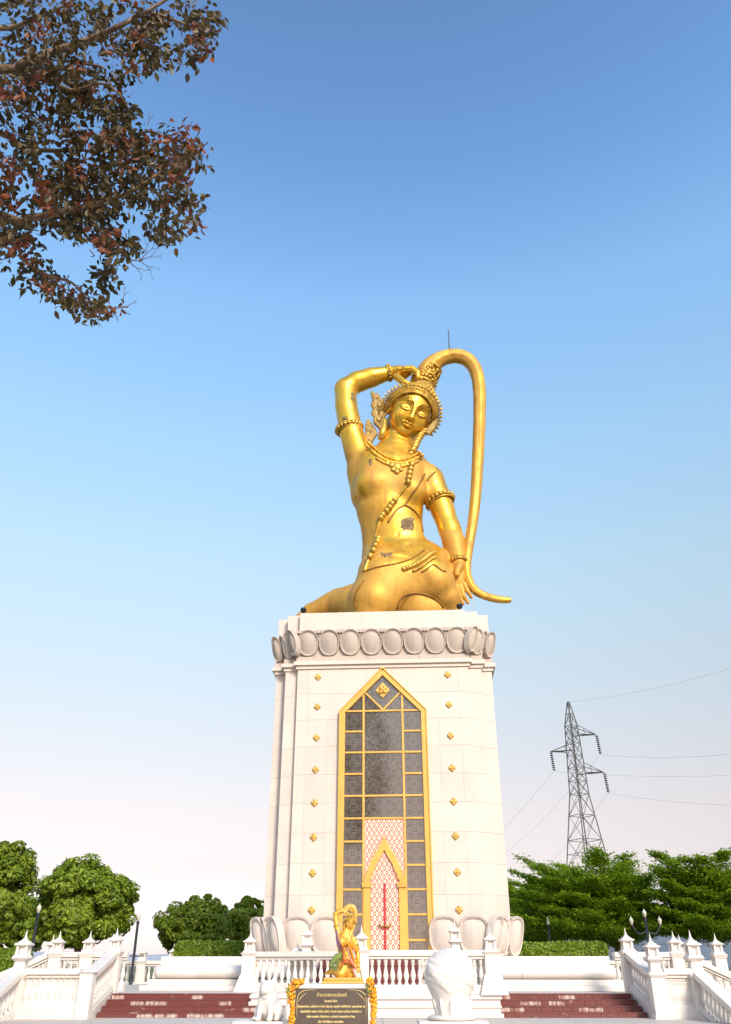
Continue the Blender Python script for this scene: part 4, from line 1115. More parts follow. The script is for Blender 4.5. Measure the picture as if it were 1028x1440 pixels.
# bands round the limbs
def band(name, c, axis, r, w, beads, parent=body, fy=1):
    m = MB(); ax = axis.normalized(); u = ax.cross(Vector((0, 1, 0))).normalized(); v = ax.cross(u)
    for o_ in (-w, w):
        m.tube([c+ax*o_+(u*math.cos(a)+v*math.sin(a)*fy)*r for a in np.linspace(0, 2*math.pi, 33)], .05, 6)
    for k in range(beads):
        a = 2*math.pi*k/beads; m.ball(c+(u*math.cos(a)+v*math.sin(a)*fy)*(r+.02), w*.85, 7, 5)
    return spart(name, m.mesh(name, True), 'dkgold', parent)
c, r = sr(491, 603, 17, -.03); band('armband', c, Vector((-.22, -.1, 1)), r*1.03, .13, 20)
c, r = sr(619, 705, 18.2, -.07); band('armband', c, Vector((-.33, .12, 1)), r*1.03, .13, 20)
c, r = sr(547, 524.5, 10.4, -.15); band('bracelet', c, Vector((1, -.05, .18)), r*1.05, .07, 16)
c, r = sr(644.5, 790, 11, -.57); band('bracelet', c, Vector((-.1, .3, 1)), r*1.08, .06, 16)
# worn patches where the gilding has come off
def patch(name, cx, cy, rx, ry, jag, mat, seed):
    rr = random.Random(seed); n = 22; rings = 4; V = []; Fs = []
    out = [1+rr.uniform(-jag, jag) for _ in range(n)]
    V.append(on_body(cx, cy, .02))
    for j in range(1, rings+1):
        for i in range(n):
            a = 2*math.pi*i/n; k = out[i]*j/rings; V.append(on_body(cx+rx*k*math.copysign(abs(math.cos(a))**.6, math.cos(a)), cy+ry*k*math.copysign(abs(math.sin(a))**.6, math.sin(a)), .02 if j < rings else .002))
    for i in range(n):
        k = (i+1) % n; Fs.append((0, 1+i, 1+k))
        for j in range(rings-1): Fs.append((1+j*n+i, 1+(j+1)*n+i, 1+(j+1)*n+k, 1+j*n+k))
    return spart(name, MB().add(V, Fs).mesh(name, True), mat, body)
M['worn'] = plain('bare_worn_patch', (.20, .13, .06), .75, .1, .55, 5, .8)
patch('worn_patch', 573.5, 737.5, 9.5, 9.5, .18, 'worn', 3)
patch('worn_patch', 495.5, 557, 2.2, 6, .3, 'worn', 5)
patch('worn_patch', 521, 650, 2.0, 5, .3, 'worn', 6)
patch('worn_patch', 485, 588, 4, 3, .4, 'worn', 8)
patch('worn_patch', 543, 780, 8, 3, .5, 'worn', 9)
# lightning rod and down wire
m = MB().tube([S(632, 494, -.1), S(630.5, 464, -.1)], [.035, .02], 5)
rod = m.build('lightning_rod', 'black'); tag(rod, 'thin lightning rod standing on the top of the hair loop', 'lightning rod')
m = MB().tube([S(663, 826, -.5), S(664.5, 840, -.9), P(666, 858, 30.2)], .012, 4, 4)
tag(m.build('ground_wire', 'wire'), 'thin earthing wire dropping from the hair rope to the tower', 'wire')

# ================================================================== THE THINGS IN FRONT
# plaque pedestal
PD = 12.0
def at_px(px, py, D): return P(px, py, D)
pz = at_px(470, 1383, PD).z; px0, px1 = at_px(413.5, 1383, PD).x, at_px(523, 1383, PD).x
pcx = (px0+px1)/2; hwp = (px1-px0)/2
ped = thing('plaque_pedestal', 'white stone pedestal carrying a dark inscribed plaque with gilt lettering', 'pedestal', (pcx, PD, -.49))
H_ = pz+.49
MB().frustum(hwp*1.06, .42, 0, hwp, .36, H_).build('block', 'paint', ped, bevel=.01)
yp = -.365
pw = hwp*.885
def yface(z): return -.42+(.42-.36)*(z/H_)
pt_, pb_ = H_-.045, H_-.80
plq = MB().hexa([(-pw*1.05, yface(pb_)-.025, pb_), (pw*1.05, yface(pb_)-.025, pb_), (pw*1.05, yface(pb_)+.01, pb_), (-pw*1.05, yface(pb_)+.01, pb_),
                 (-pw, yface(pt_)-.025, pt_), (pw, yface(pt_)-.025, pt_), (pw, yface(pt_)+.01, pt_), (-pw, yface(pt_)+.01, pt_)]).build('plaque', 'plate', ped, bevel=.006)
def yp_(z): return yface(z)-.027
# gilt corner curls and border
for s in (-1, 1):
    MB().tube([(s*(pw-.02), yp_(pt_-.30), pt_-.30), (s*(pw-.018), yp_(pt_-.12), pt_-.12), (s*(pw-.05), yp_(pt_-.05), pt_-.05), (s*(pw-.12), yp_(pt_-.02), pt_-.02), (s*(pw-.26), yp_(pt_-.016), pt_-.016)], [.001, .003, .004, .003, .001], 5, 4).build('corner_ornament', 'letter', plq, smooth=True)
    MB().tube([(s*(pw-.03), yp_(pt_-.14), pt_-.14), (s*(pw-.07), yp_(pt_-.09), pt_-.09), (s*(pw-.13), yp_(pt_-.045), pt_-.045)], [.001, .004, .001], 5, 4).build('corner_ornament', 'letter', plq, smooth=True)
def text_line(txt, size, z, width, nm='heading'):
    cu = bpy.data.curves.new(nm, 'FONT'); cu.body = txt; cu.size = size; cu.align_x = 'CENTER'; cu.extrude = .002
    tmp = bpy.data.objects.new('tmp', cu); col.objects.link(tmp); dg = bpy.context.evaluated_depsgraph_get()
    me = bpy.data.meshes.new_from_object(tmp.evaluated_get(dg)); bpy.data.objects.remove(tmp)
    me.name = nm
    xs_ = [v.co.x for v in me.vertices]
    if not xs_: return
    w = max(xs_)-min(xs_); k = width/w; mid = (max(xs_)+min(xs_))/2
    me.transform(Matrix.Translation((-mid, 0, 0))); me.transform(Matrix.Diagonal((k, k, 1, 1)))
    o = put(nm, me, 'letter', plq); o.location = (0, yp_(z)-.001, z); o.rotation_euler = (math.pi/2, 0, 0); return o
text_line('ตำนานพระแม่ธรณี', .08, pt_-.085, .36)

def glyph_line(z, width, h_, seed):       # lettering too small to read: rows of tiny raised strokes in word groups
    rr = random.Random(seed); m = MB(); x = -width/2
    y = yp_(z)
    while x < width/2:
        for k in range(rr.randint(4, 11)):
            w = h_*rr.uniform(.45, .75)
            if x+w > width/2: break
            t = h_*.17
            m.box(x, x+t, y-.002, y+.004, z, z+h_*.8); m.box(x+w-t*1.6, x+w-t*.6, y-.002, y+.004, z, z+h_*.8)
            if rr.random() < .7: m.box(x+t, x+w-t*1.6, y-.002, y+.004, z+h_*.8-t, z+h_*.8)
            if rr.random() < .3: m.box(x, x+w*.7, y-.002, y+.004, z+h_*1.0, z+h_*1.0+t)
            x += w
        x += h_*.45
    stuff(m.build('text_line', 'letter', plq))
glyph_line(pt_-.145, .17, .022, 39)
for i, (w, h_) in enumerate(((.84, .026), (.76, .026), (.60, .026), (.32, .026), (.70, .021), (.66, .021), (.82, .021), (.74, .021), (.78, .021), (.70, .021))):
    glyph_line(pt_-.20-.052*i+(0 if i < 4 else .0), w*.98, h_*.82, 40+i)
# marigold garlands on both corners of the pedestal
def garland(label, px, D, seed, wid):
    rr = random.Random(seed); p0 = at_px(*px[0][:2], D)
    t = thing('marigold_garland', label, 'garland', p0)
    m = MB(); m2 = MB(); q = [at_px(x, y, D)-p0 for x, y, w in px]; ws = [w/ppm(at_px(470, 1400, D)) for x, y, w in px]
    for j in range(len(q)-1):
        n = int((q[j+1]-q[j]).length/.022)+1
        for k in range(n*7):
            f_ = rr.random(); c = q[j].lerp(q[j+1], f_); w = ws[j]*(1-f_)+ws[j+1]*f_
            a = rr.uniform(0, 6.28); r = w*math.sqrt(rr.random()); c = c+Vector((r*math.cos(a), r*math.sin(a)*.7, rr.uniform(-.02, .02)))
            (m if rr.random() < .72 else m2).ball(c, rr.uniform(.013, .022), 6, 4)
    stuff(m.build('blossoms', 'orange', t, smooth=True)); stuff(m2.build('blossoms', 'yellow', t, smooth=True))
    m3 = MB()
    for k in range(10):
        c = q[2]+Vector((rr.uniform(-.06, .03), -.03, rr.uniform(-.05, .05))); d_ = Vector((rr.uniform(-1, 1), -.4, rr.uniform(-.6, .6))).normalized()*.05; s_ = d_.cross(Vector((0, 1, 0))).normalized()*.012
        m3.add([c, c+d_*.5+s_, c+d_, c+d_*.5-s_], [(0, 1, 2, 3)])
    m3.build('leaves', 'green', t)
garland('orange marigold garland at the plaque corner beside the seated animal statues', [(424, 1380, 4), (416, 1381, 8), (410, 1392, 8), (409, 1404, 5), (410, 1411, 3), (412, 1420, 2.4), (411, 1429, 4), (410, 1444, 5)], 11.62, 3, 1)
garland('orange marigold garland at the plaque corner facing the shell sculpture', [(519, 1377, 3), (521, 1381, 6), (523, 1392, 5), (525, 1402, 5), (526, 1411, 3.4), (526, 1420, 2.6), (525, 1432, 3), (524, 1444, 3)], 11.62, 4, 1)

# the small golden replica with offerings
MS = .0585
mz = pz
mini_c = at_px(484, 1378, PD+.02)
mini = thing('small_golden_statue', 'small golden copy of the kneeling woman draped with coloured ribbons on the pedestal', 'statue', (mini_c.x, PD+.03, mz+.062))
MB().box(-.275, .255, -.20, .20, -.062, -.03).build('base', 'goldpaint', mini, bevel=.008)
MB().box(-.255, .235, -.18, .18, -.0301, .004).build('base', 'goldpaint', mini, bevel=.008)
skip = {'skirt_crease_line', 'hair_rope', 'hair_collar', 'ear_flame', 'worn_patch', 'sash_beads', 'cloth_edge'}
keep = {}
for o in STAT_PARTS:
    nm = o.name.split('.')[0]
    if nm in skip: continue
    c = o.copy(); col.objects.link(c); keep[o] = c
    if o.parent in keep: c.parent = keep[o.parent]
    else: c.parent = mini; c.scale = (MS*1.06, MS, MS)
    if nm in ('body', 'head'): c.material_slots[0].link = 'OBJECT'; c.material_slots[0].material = M['gold_new']
def mp(px, py, dy=0.0):         # a pixel near the replica -> its local space
    p = at_px(px, py, PD+.03+dy); return p-mini.location
m = MB().tube([mp(484, 1284), mp(487, 1278), mp(492, 1274.5), mp(497, 1276), mp(499.5, 1283), mp(499, 1292), mp(496, 1305), mp(492, 1317, -.04), mp(489, 1325, -.07)], [.045, .04, .034, .032, .031, .03, .027, .024, .02], 10, 4)
m.build('hair_rope', 'goldpaint', mini, smooth=True)
def ribbon(name, px, w, mat, dy=-.13):
    m = MB().tube([mp(x, y, dy-.0*i) for i, (x, y) in enumerate(px)], w, 8, 4, .5); return m.build(name, mat, mini, smooth=True)
ribbon('purple_ribbon', [(473, 1308), (473, 1316), (474.5, 1324), (478, 1332), (479, 1337)], [.014, .018, .02, .022, .012], 'purple', -.09)
ribbon('pink_ribbon', [(475.5, 1307), (477, 1318), (481, 1330), (486, 1337)], .008, 'pinkcloth', -.10)
ribbon('orange_garland', [(481, 1330), (485, 1326), (491, 1326.5), (497, 1331), (501, 1336), (505, 1332)], [.022, .026, .028, .028, .026, .016], 'orange', -.12)
ribbon('orange_garland', [(490, 1328), (494, 1338), (497, 1348), (499, 1356), (500, 1362)], [.022, .03, .03, .028, .02], 'orange', -.12)
ribbon('red_cloth', [(480, 1362), (483, 1354), (488, 1350), (494, 1354), (500, 1362)], [.012, .022, .030, .03, .012], 'redcloth', -.17)
ribbon('red_cloth', [(484, 1332), (483, 1342), (484, 1352)], [.012, .016, .02], 'redcloth', -.13)
ribbon('pink_ribbon', [(489, 1332), (491, 1343), (495, 1352), (500, 1360), (501, 1366)], [.010, .012, .013, .014, .008], 'pinkcloth', -.155)
ribbon('pink_ribbon', [(497, 1362), (501, 1370), (503, 1379)], [.02, .024, .014], 'pinkcloth', -.15)
ribbon('green_cloth', [(464, 1360), (469, 1352), (474, 1346), (479, 1344), (482, 1340)], [.02, .035, .042, .034, .015], 'green', -.10)
ribbon('green_cloth', [(470, 1365), (473, 1357), (477, 1350)], [.016, .03, .02], 'green', -.13)
ribbon('green_cloth', [(501, 1340), (505, 1356), (508, 1372), (509, 1380)], [.008, .012, .014, .008], 'green', -.02)

# seated guardian animals and the round shell sculpture on low plinths
def low_plinth(label, px0_, px1_, ytop, D):
    a, b = at_px(px0_, ytop, D), at_px(px1_, ytop, D)
    t = thing('stone_plinth', label, 'plinth', ((a.x+b.x)/2, D+.3, -.49)); hw = (b.x-a.x)/2; hh = a.z+.49
    MB().box(-hw, hw, -.34, .40, 0, hh-.06).build('block', 'paint', t, bevel=.01)
    MB().box(-hw-.03, hw+.03, -.37, .43, hh-.0599, hh).build('cap', 'paint', t, bevel=.01)
    return a.z
def beast(label, cx, ybase, ytop, D, flip=1):
    s = at_px(cx, ytop, D).z-at_px(cx, ybase, D).z; p = at_px(cx, ybase, D)
    t = thing('animal_statue', label, 'animal statue', (p.x, D+.25, p.z), 0, 'white seated animal statues')
    q = SDF((-.52, -.62, -.02), (.52, .62, 1.08), .016)
    q.ell((0, .18, .24), (.30, .34, .26), .1); q.ell((0, .0, .40), (.24, .24, .30), .15); q.ell((0, -.08, .50), (.21, .19, .2), .1)
    q.ell((.0, -.16, .70), (.19, .19, .17), .08); q.ell((-.02*flip, -.33, .655), (.105, .12, .085), .05)
    q.chain([((0, -.04, .55), .2), ((0, -.12, .66), .16)], .1)
    for sx in (-1, 1):
        q.chain([((sx*.13, -.16, .46), .085), ((sx*.145, -.24, .2), .07), ((sx*.15, -.27, .05), .065)], .06)
        q.ell((sx*.155, -.34, .045), (.075, .11, .05), .04); q.ell((sx*.26, .10, .17), (.13, .24, .19), .06); q.ell((sx*.29, -.13, .05), (.08, .14, .05), .04)
        q.chain([((sx*.11, -.12, .80), .075), ((sx*.155, -.10, .90), .045), ((sx*.185, -.10, 1.0), .014)], .05)
        q.ell((sx*.08, -.325, .735), (.03, .03, .03), .02)
    q.chain([((0, .42, .12), .06), ((.1, .5, .3), .05), ((.02, .46, .46), .04)], .05)
    q.chain([((-.09, -.42, .63), .01), ((0, -.45, .615), .012), ((.09, -.42, .63), .01)], .02, op='s')
    sl, g_ = q.sub((-9, -9, -1), (9, 9, .2)); q.d[sl] = np.maximum(q.d[sl], (.0-g_[2])+0*g_[0]+0*g_[1])
    me = q.mesh('animal_body'); o = put('body', me, 'paint', t); o.scale = (s*.98, s*.9, s)
    o.rotation_euler = (0, 0, R(-14)*flip)
    MB().tube([(-.19, -.2, .56), (0, -.30, .50), (.19, -.2, .56)], [.02, .028, .02], 6, 4).build('collar', 'paint', o, smooth=True)
    return t
beast('white stone seated animal with pointed ears before the maroon steps', 374, 1436.5, 1371, 16.8)
low_plinth('low white stone ledge under the seated animal statue', 330, 412, 1436.5, 16.8)
beast('white seated animal with only its ears showing behind the garland', 419.5, 1436.5, 1368.5, 16.4, -1)
def shell(label, cx, D):
    p = at_px(cx, 1436, D); top = at_px(cx, 1335, D).z; s = top-p.z
    t = thing('shell_sculpture', label, 'sculpture', (p.x, D+.35, p.z))
    q = SDF((-.62, -.62, -.02), (.62, .62, 1.08), .017)
    q.ell((0, 0, .62), (.47, .44, .375), .05)
    q.ell((.03, .02, .80), (.34, .30, .2), .12)
    q.chain([((0, 0, .50), .38), ((.02, 0, .22), .325), ((.03, 0, .0), .29)], .10)
    for k in range(8):           # winding bands, tilted down to one side
        z_ = .36+.085*k; pts = []
        for j in range(33):
            a = 2*math.pi*j/32; zz = z_-.20*math.cos(a)+.05*math.sin(2*a+k); c_ = (zz-.62)/.385
            if abs(c_) > .97: c_ = math.copysign(.97, c_)
            r_ = math.sqrt(1-c_*c_); pts.append(((.465*r_*math.cos(a), .435*r_*math.sin(a), .62+.38*c_), .024+.010*math.sin(a*3+k)))
        q.chain(pts, .035)
    for k in range(11):          # upright leaf relief of the foot
        a = 2*math.pi*k/11; q.chain([((.30*math.cos(a)+.03, .30*math.sin(a), .03), .02), ((.335*math.cos(a)+.02, .335*math.sin(a), .18), .03), ((.385*math.cos(a)+.02, .385*math.sin(a), .28), .012)], .05)
    sl, g_ = q.sub((-9, -9, -1), (9, 9, .2)); q.d[sl] = np.maximum(q.d[sl], (.0-g_[2])+0*g_[0]+0*g_[1])
    o = put('shell_body', q.mesh('shell_body'), 'paint', t); o.scale = (s*.86, s*.86, s)
    m = MB().lathe([(.36, 0), (.39, .02), (.39, .05), (.34, .07)], 20); m.build('foot_ring', 'paint', t, smooth=True)
    return t
shell('white carved shell-like sculpture with sweeping ridges before the bay balustrade', 638, 15.6)
low_plinth('low white stone ledge under the shell sculpture', 592, 684, 1436.5, 15.6)

# ================================================================== LAMPS
def lamp_post(label, px, ytop, D, heads=1):
    p = at_px(px, ytop, D); t = thing('street_lamp', label, 'street lamp', (p.x, D, -.5)); h_ = p.z+.5
    put('pole', autosmooth(MB().lathe([(.16, 0), (.16, .25), (.085, .4), (.07, 1.2), (.085, 1.22), (.085, 1.3), (.055, 1.34), (.05, h_-.72), (.07, h_-.66), (.06, h_-.60)], 10).mesh('pole')), 'pole', t)
    MB().box(-.38, .38, -.02, .02, h_-1.86, h_-1.82).build('crossbar', 'pole', t)
    gl = autosmooth(MB().lathe([(.09, -.02), (.12, .05), (.22, .32), (.24, .48), (.19, .60), (.12, .68), (.05, .72)], 12).mesh('lamp_globe')); ca = autosmooth(MB().lathe([(.10, .66), (.06, .76), (.02, .86), (.005, .95)], 10).mesh('finial'))
    gl.transform(Matrix.Scale(.38, 4)); ca.transform(Matrix.Scale(.38, 4))
    offs = [(0, 0)] if heads == 1 else [(0, .05), (-.62, -.25), (.62, -.25)]
    for x, dz in offs:
        if x: MB().tube([(0, 0, h_-1.1), (x*.6, 0, h_-1.2), (x, 0, h_-.60+dz)], .03, 6, 4).build('arm', 'pole', t, smooth=True)
        gq = put('lamp_globe', gl, 'lampglass', t, (x, 0, h_-.60+dz)); put('finial', ca, 'lampglass', gq)
lamp_post('slim dark street lamp standing alone against the sky', 197, 1272, 37)
lamp_post('street lamp with a pale globe before the left round tree', 58, 1260, 36)
lamp_post('street lamp in front of the feathery trees behind the right hedge', 769, 1281, 45)
lamp_post('three-headed dark street lamp between the two feathery trees', 904, 1270, 40, 3)

# ================================================================== VEGETATION
def leaf_mesh(name, centers, normals, size, var=.4, aspect=.5):
    n = len(centers); c = np.asarray(centers); nn = np.asarray(normals); nn /= np.linalg.norm(nn, axis=1, keepdims=True)+1e-9
    a = rng.normal(size=(n, 3)); u = a-(a*nn).sum(1, keepdims=True)*nn; u /= np.linalg.norm(u, axis=1, keepdims=True)+1e-9
    v = np.cross(nn, u); L_ = size*(1+var*rng.uniform(-1, 1, (n, 1)))
    p0 = c-u*L_*.5; p1 = c+v*L_*aspect*.5+nn*L_*.08; p2 = c+u*L_*.5-nn*L_*.1; p3 = c-v*L_*aspect*.5+nn*L_*.08
    V = np.stack([p0, p1, p2, p3], 1).reshape(-1, 3); Fq = np.arange(4*n).reshape(n, 4)
    return mesh_np(name, V, Fq)
def rand_dirs(n): d = rng.normal(size=(n, 3)); return d/np.linalg.norm(d, axis=1, keepdims=True)
def round_tree(label, cx, ytop, ybot, rx_px, D, mat, n_clump=150, per=95, leaf=.26, trunk_x=0, group=None):
    pt_ = at_px(cx, ytop, D); pb_ = at_px(cx, ybot, D); sc = ppm(at_px(cx, (ytop+ybot)/2, D))
    rx = rx_px/sc; rz = (pt_.z-pb_.z)/2; cz = (pt_.z+pb_.z)/2; x0 = (pt_.x+pb_.x)/2
    t = thing('round_tree', label, 'tree', (x0, D, -.5), 0, group); cz += .5
    hz = max(.6, cz-rz*.55)
    MB().tube([(trunk_x, 0, 0), (trunk_x*.5+.1, .1, hz*.5), (0, 0, hz), (0, 0, cz)], [.24, .19, .16, .08], 8, 3).build('trunk', 'bark', t, smooth=True)
    m = MB()
    for k in range(9):
        a = k*2.4; e_ = Vector((rx*.75*math.cos(a), rx*.75*math.sin(a), cz+rz*random.uniform(-.3, .6)))
        m.tube([(0, 0, hz*.85), (e_.x*.4, e_.y*.4, hz+(e_.z-hz)*.5), tuple(e_)], [.10, .07, .03], 6, 3)
    m.build('limbs', 'bark', t, smooth=True)
    d_ = rand_dirs(n_clump); rad = rng.uniform(.30, 1.0, (n_clump, 1))**.6; cc = d_*rad
    cc[:, 2] = np.where(cc[:, 2] < 0, cc[:, 2]*.95, cc[:, 2])
    cc = cc*np.array([rx*.90, rx*.90, rz*.90])*(1+.10*np.sin(d_[:, :1]*5+D)+.07*np.cos(d_[:, 2:]*7+cx))
    cs = rng.uniform(.5, 1.1, n_clump)*rx*.20
    Cn, Nn = [], []
    for i in range(n_clump):
        q = rand_dirs(per); r = rng.uniform(.35, 1, (per, 1))**.5; Cn.append(cc[i]+q*r*cs[i]*np.array([1, 1, .8])); Nn.append(q*.8+d_[i]*.6+np.array([0, 0, .5])+rng.normal(size=(per, 3))*.5)
    me = leaf_mesh('crown', np.concatenate(Cn)+np.array([0, 0, cz]), np.concatenate(Nn), leaf)
    put('crown', me, mat, t); return t
round_tree('tall round leafy tree cut off by the picture edge beside the pale-globed lamp', -24, 1170, 1352, 68, 42, 'leaf_round_b', 360, 170, .215)
round_tree('broad domed green tree between the pale-globed lamp and the lone lamp', 117, 1202, 1342, 73, 46, 'leaf_round', 360, 170, .215)
round_tree('smaller rounded tree over the left hedge', 276, 1260, 1346, 56, 50, 'leaf_round', 250, 150, .21)
round_tree('narrow green tree touching the tower, behind the left hedge', 350, 1258, 1346, 38, 54, 'leaf_round', 190, 140, .21)
round_tree('dark tree low between the two left trees', 30, 1262, 1350, 40, 56, 'leaf_round', 200, 140, .22)
def flat_tree(label, cx, ytop, ybot, rx_px, D, seed, n_limb=46, trunk_px=None):
    rr = random.Random(seed); r_ = np.random.default_rng(seed)
    pt_ = at_px(cx, ytop, D); pb_ = at_px(cx, ybot, D); sc = ppm(at_px(cx, (ytop+ybot)/2, D)); rx = rx_px/sc
    x0 = at_px(trunk_px or cx, ybot, D).x; cxw = at_px(cx, ybot, D).x-x0
    t = thing('feathery_tree', label, 'tree', (x0, D, -.5)); zt_ = pt_.z+.5; zb_ = pb_.z+.5; hz = zb_*.9
    MB().tube([(0, 0, 0), (.05, .05, hz*.5), (0, 0, hz), (.1, 0, zb_+(zt_-zb_)*.5)], [.26, .2, .17, .08], 8, 3).build('trunk', 'bark', t, smooth=True)
    lm = MB(); Cn, Nn = [], []
    for i in range(n_limb):
        a = i*2.399; f_ = (i+.5)/n_limb            # low limbs long and level, high limbs short and rising
        zc = zb_+(zt_-zb_)*(.08+.76*f_); reach = rx*(1.0-.34*f_**2)*rr.uniform(.72, 1.06)
        rise = (zt_-zb_)*(.05+.20*f_**2)*rr.uniform(.5, 1.4)
        s0 = Vector((0, 0, hz+(zc-hz)*.45)); e_ = Vector((cxw+reach*math.cos(a), reach*.85*math.sin(a), min(zt_*rr.uniform(.97, 1.03), zc+rise)))
        mid = s0.lerp(e_, .55)+Vector((0, 0, (zt_-zb_)*.05))
        lm.tube([s0, mid, e_], [.07, .04, .012], 5, 3)
        nsp = 26
        for k in range(nsp):
            u = rr.uniform(.25, 1.0); c = (s0.lerp(mid, u/.55) if u < .55 else mid.lerp(e_, (u-.55)/.45))
            w = rx*.23*(1.15-u*.72); d_ = (e_-mid).normalized()
            per = 52; loc = r_.normal(size=(per, 3))*np.array([w*.62, w*.62, w*.13])
            loc[:, 2] += (loc[:, 0]*d_.x+loc[:, 1]*d_.y)*.28
            Cn.append(np.array(c[:])+loc); nv_ = r_.normal(size=(per, 3))*.35; nv_[:, 2] += 1; nv_[:, 0] -= d_.x*.3; nv_[:, 1] -= d_.y*.3; Nn.append(nv_)
    lm.build('limbs', 'bark', t, smooth=True)
    put('crown', leaf_mesh('crown', np.concatenate(Cn), np.concatenate(Nn), .19, .4, .45), 'leaf_flat', t); return t
flat_tree('wide feathery tree with layered branches beneath the power pylon', 825, 1204, 1330, 122, 48, 11, 62, 868)
flat_tree('feathery layered tree at the picture edge right of the three-headed lamp', 1003, 1206, 1326, 100, 44, 23, 50, 1010)
flat_tree('low feathery tree filling the gap behind the lamp and hedge', 752, 1236, 1332, 60, 56, 31, 40)
def hedge(label, x0p, x1p, ytop, D):
    a, b = at_px(x0p, ytop, D), at_px(x1p, ytop, D); w = b.x-a.x; h_ = a.z-ZT
    t = thing('clipped_hedge', label, 'hedge', ((a.x+b.x)/2, D, ZT)); hw = w/2; dp = .8
    MB().box(-hw+.1, hw-.1, .1, dp*2-.1, 0, h_-.1).build('twigs', 'bark', t)
    n = 9000; f_ = rng.integers(0, 4, n); q = rng.uniform(-1, 1, (n, 3)); q[:, 2] = rng.uniform(0, 1, n)
    C = np.stack([q[:, 0]*hw, dp+q[:, 1]*dp, q[:, 2]*h_], 1); Nn = rng.normal(size=(n, 3))*.7
    m0 = f_ <= 1; C[m0, 1] = 0; Nn[m0, 1] -= 1
    m1 = f_ == 2; C[m1, 2] = h_; Nn[m1, 2] += 1
    m2 = f_ == 3; C[m2, 0] = np.sign(C[m2, 0])*hw; Nn[m2, 0] += np.sign(C[m2, 0])
    C += rng.normal(size=(n, 3))*.035
    edge = .10*np.maximum(0, C[:, 2]/h_-.85)/.15*np.maximum(0, np.abs(C[:, 0])/hw-.94)/.06; C[:, 2] -= edge
    put('foliage', leaf_mesh('foliage', C, Nn, .12), 'leaf_hedge', t)
hedge('clipped hedge at the picture edge outside the left stair', -60, 24, 1337, 33)
hedge('low clipped green hedge left of the tower below the rounded tree', 247, 342, 1325.5, 37)
hedge('low clipped hedge right of the tower, its end nearest the tower', 729, 791, 1328, 37)
hedge('low clipped hedge right of the tower, its end nearest the three-headed lamp', 790, 852, 1326.5, 37.3)

# near tree: only an overhanging bough shows
AD = 8.6
near = thing('overhanging_tree', 'leafy bough with dark olive and reddish leaves hanging in from a near tree', 'tree', (-7.2, 3.6, -.5))
NB = -near.location
def nq(x, y, a=AD): return PA(x, y, a)+NB
fork = Vector((-6.6, 3.8, 7.4))+NB
MB().tube([(0, 0, 0), (.1, .05, 2.5), (.35, .1, 5.2), fork, (.9, -1.3, 10.5), (1.2, -3.0, 14), (1.0, -3.6, 18)], [.34, .28, .24, .2, .15, .10, .04], 12, 4).build('trunk', 'bark', near, smooth=True)
boughs = [
    ([(0, 97), (33, 88), (83, 70), (133, 53), (167, 37), (200, 20), (240, -4)], .050, 8.4),
    ([(0, 187), (20, 203), (43, 210), (80, 212), (117, 211), (150, 222), (190, 240)], .034, 8.8),
    ([(0, 302), (50, 305), (100, 295), (143, 285), (177, 273), (200, 260), (235, 235)], .042, 8.3),
    ([(5, 335), (30, 363), (67, 387), (100, 397), (123, 420), (143, 432), (180, 432)], .022, 8.5),
    ([(43, 245), (83, 277), (103, 290), (150, 330), (170, 355)], .026, 8.9),
    ([(60, 105), (100, 127), (140, 117), (165, 130), (185, 160)], .022, 8.2),
    ([(-10, 40), (40, 30), (90, 8), (130, -15)], .03, 9.1),
    ([(167, 37), (205, 18), (250, 30), (280, 45), (300, 55)], .02, 8.5),
    ([(120, 90), (145, 95), (147, 110), (135, 113)], .014, 8.4),
    ([(177, 273), (200, 262), (235, 280), (260, 305), (275, 320)], .018, 8.4),
    ([(150, 222), (185, 195), (215, 185), (250, 205), (275, 215)], .018, 8.7),
    ([(123, 310), (150, 330), (165, 345), (180, 362)], .016, 8.4)]
btips = []
for k, (pp, r0, a) in enumerate(boughs):
    q = [nq(x, y, a+random.uniform(-.1, .1)) for x, y in pp]
    root = [fork+Vector((.0, .0, .1*k-.5)), fork.lerp(q[0], .55)+Vector((0, 0, .25))] if pp[0][0] <= 5 else []
    rad = ([.09, r0*1.3] if root else [])+[r0*(1-.75*i/(len(q)-1)) for i in range(len(q))]
    MB().tube(root+q, rad, 8, 4).build('bough', 'twig', near, smooth=True)
    btips.append((pp, a))
# bare twigs
m = MB()
def twig(x, y, ang, ln, a, dep, r):
    if dep == 0: return
    x1, y1 = x+ln*math.cos(ang), y+ln*math.sin(ang)
    m.tube([nq(x, y, a), nq((x+x1)/2+random.uniform(-1, 1), (y+y1)/2+random.uniform(-1, 1), a+.01), nq(x1, y1, a+.02)], [r, r*.85, r*.6], 5)
    for s in (-1, 1):
        if random.random() < .85: twig(x1, y1, ang+s*random.uniform(.2, .6), ln*random.uniform(.6, .9), a+.02, dep-1, r*.7)
twig(180, 365, .1, 18, 8.45, 5, .007); twig(182, 368, .7, 14, 8.45, 4, .006); twig(196, 368, -.9, 14, 8.45, 4, .006); twig(166, 432, -.1, 14, 8.5, 3, .006); twig(172, 425, -1.3, 10, 8.5, 3, .005); twig(141, 440, 1.9, 9, 8.5, 3, .006); twig(208, 176, -1.3, 10, 8.7, 2, .005)
stuff(m.build('bare_twigs', 'twig', near))
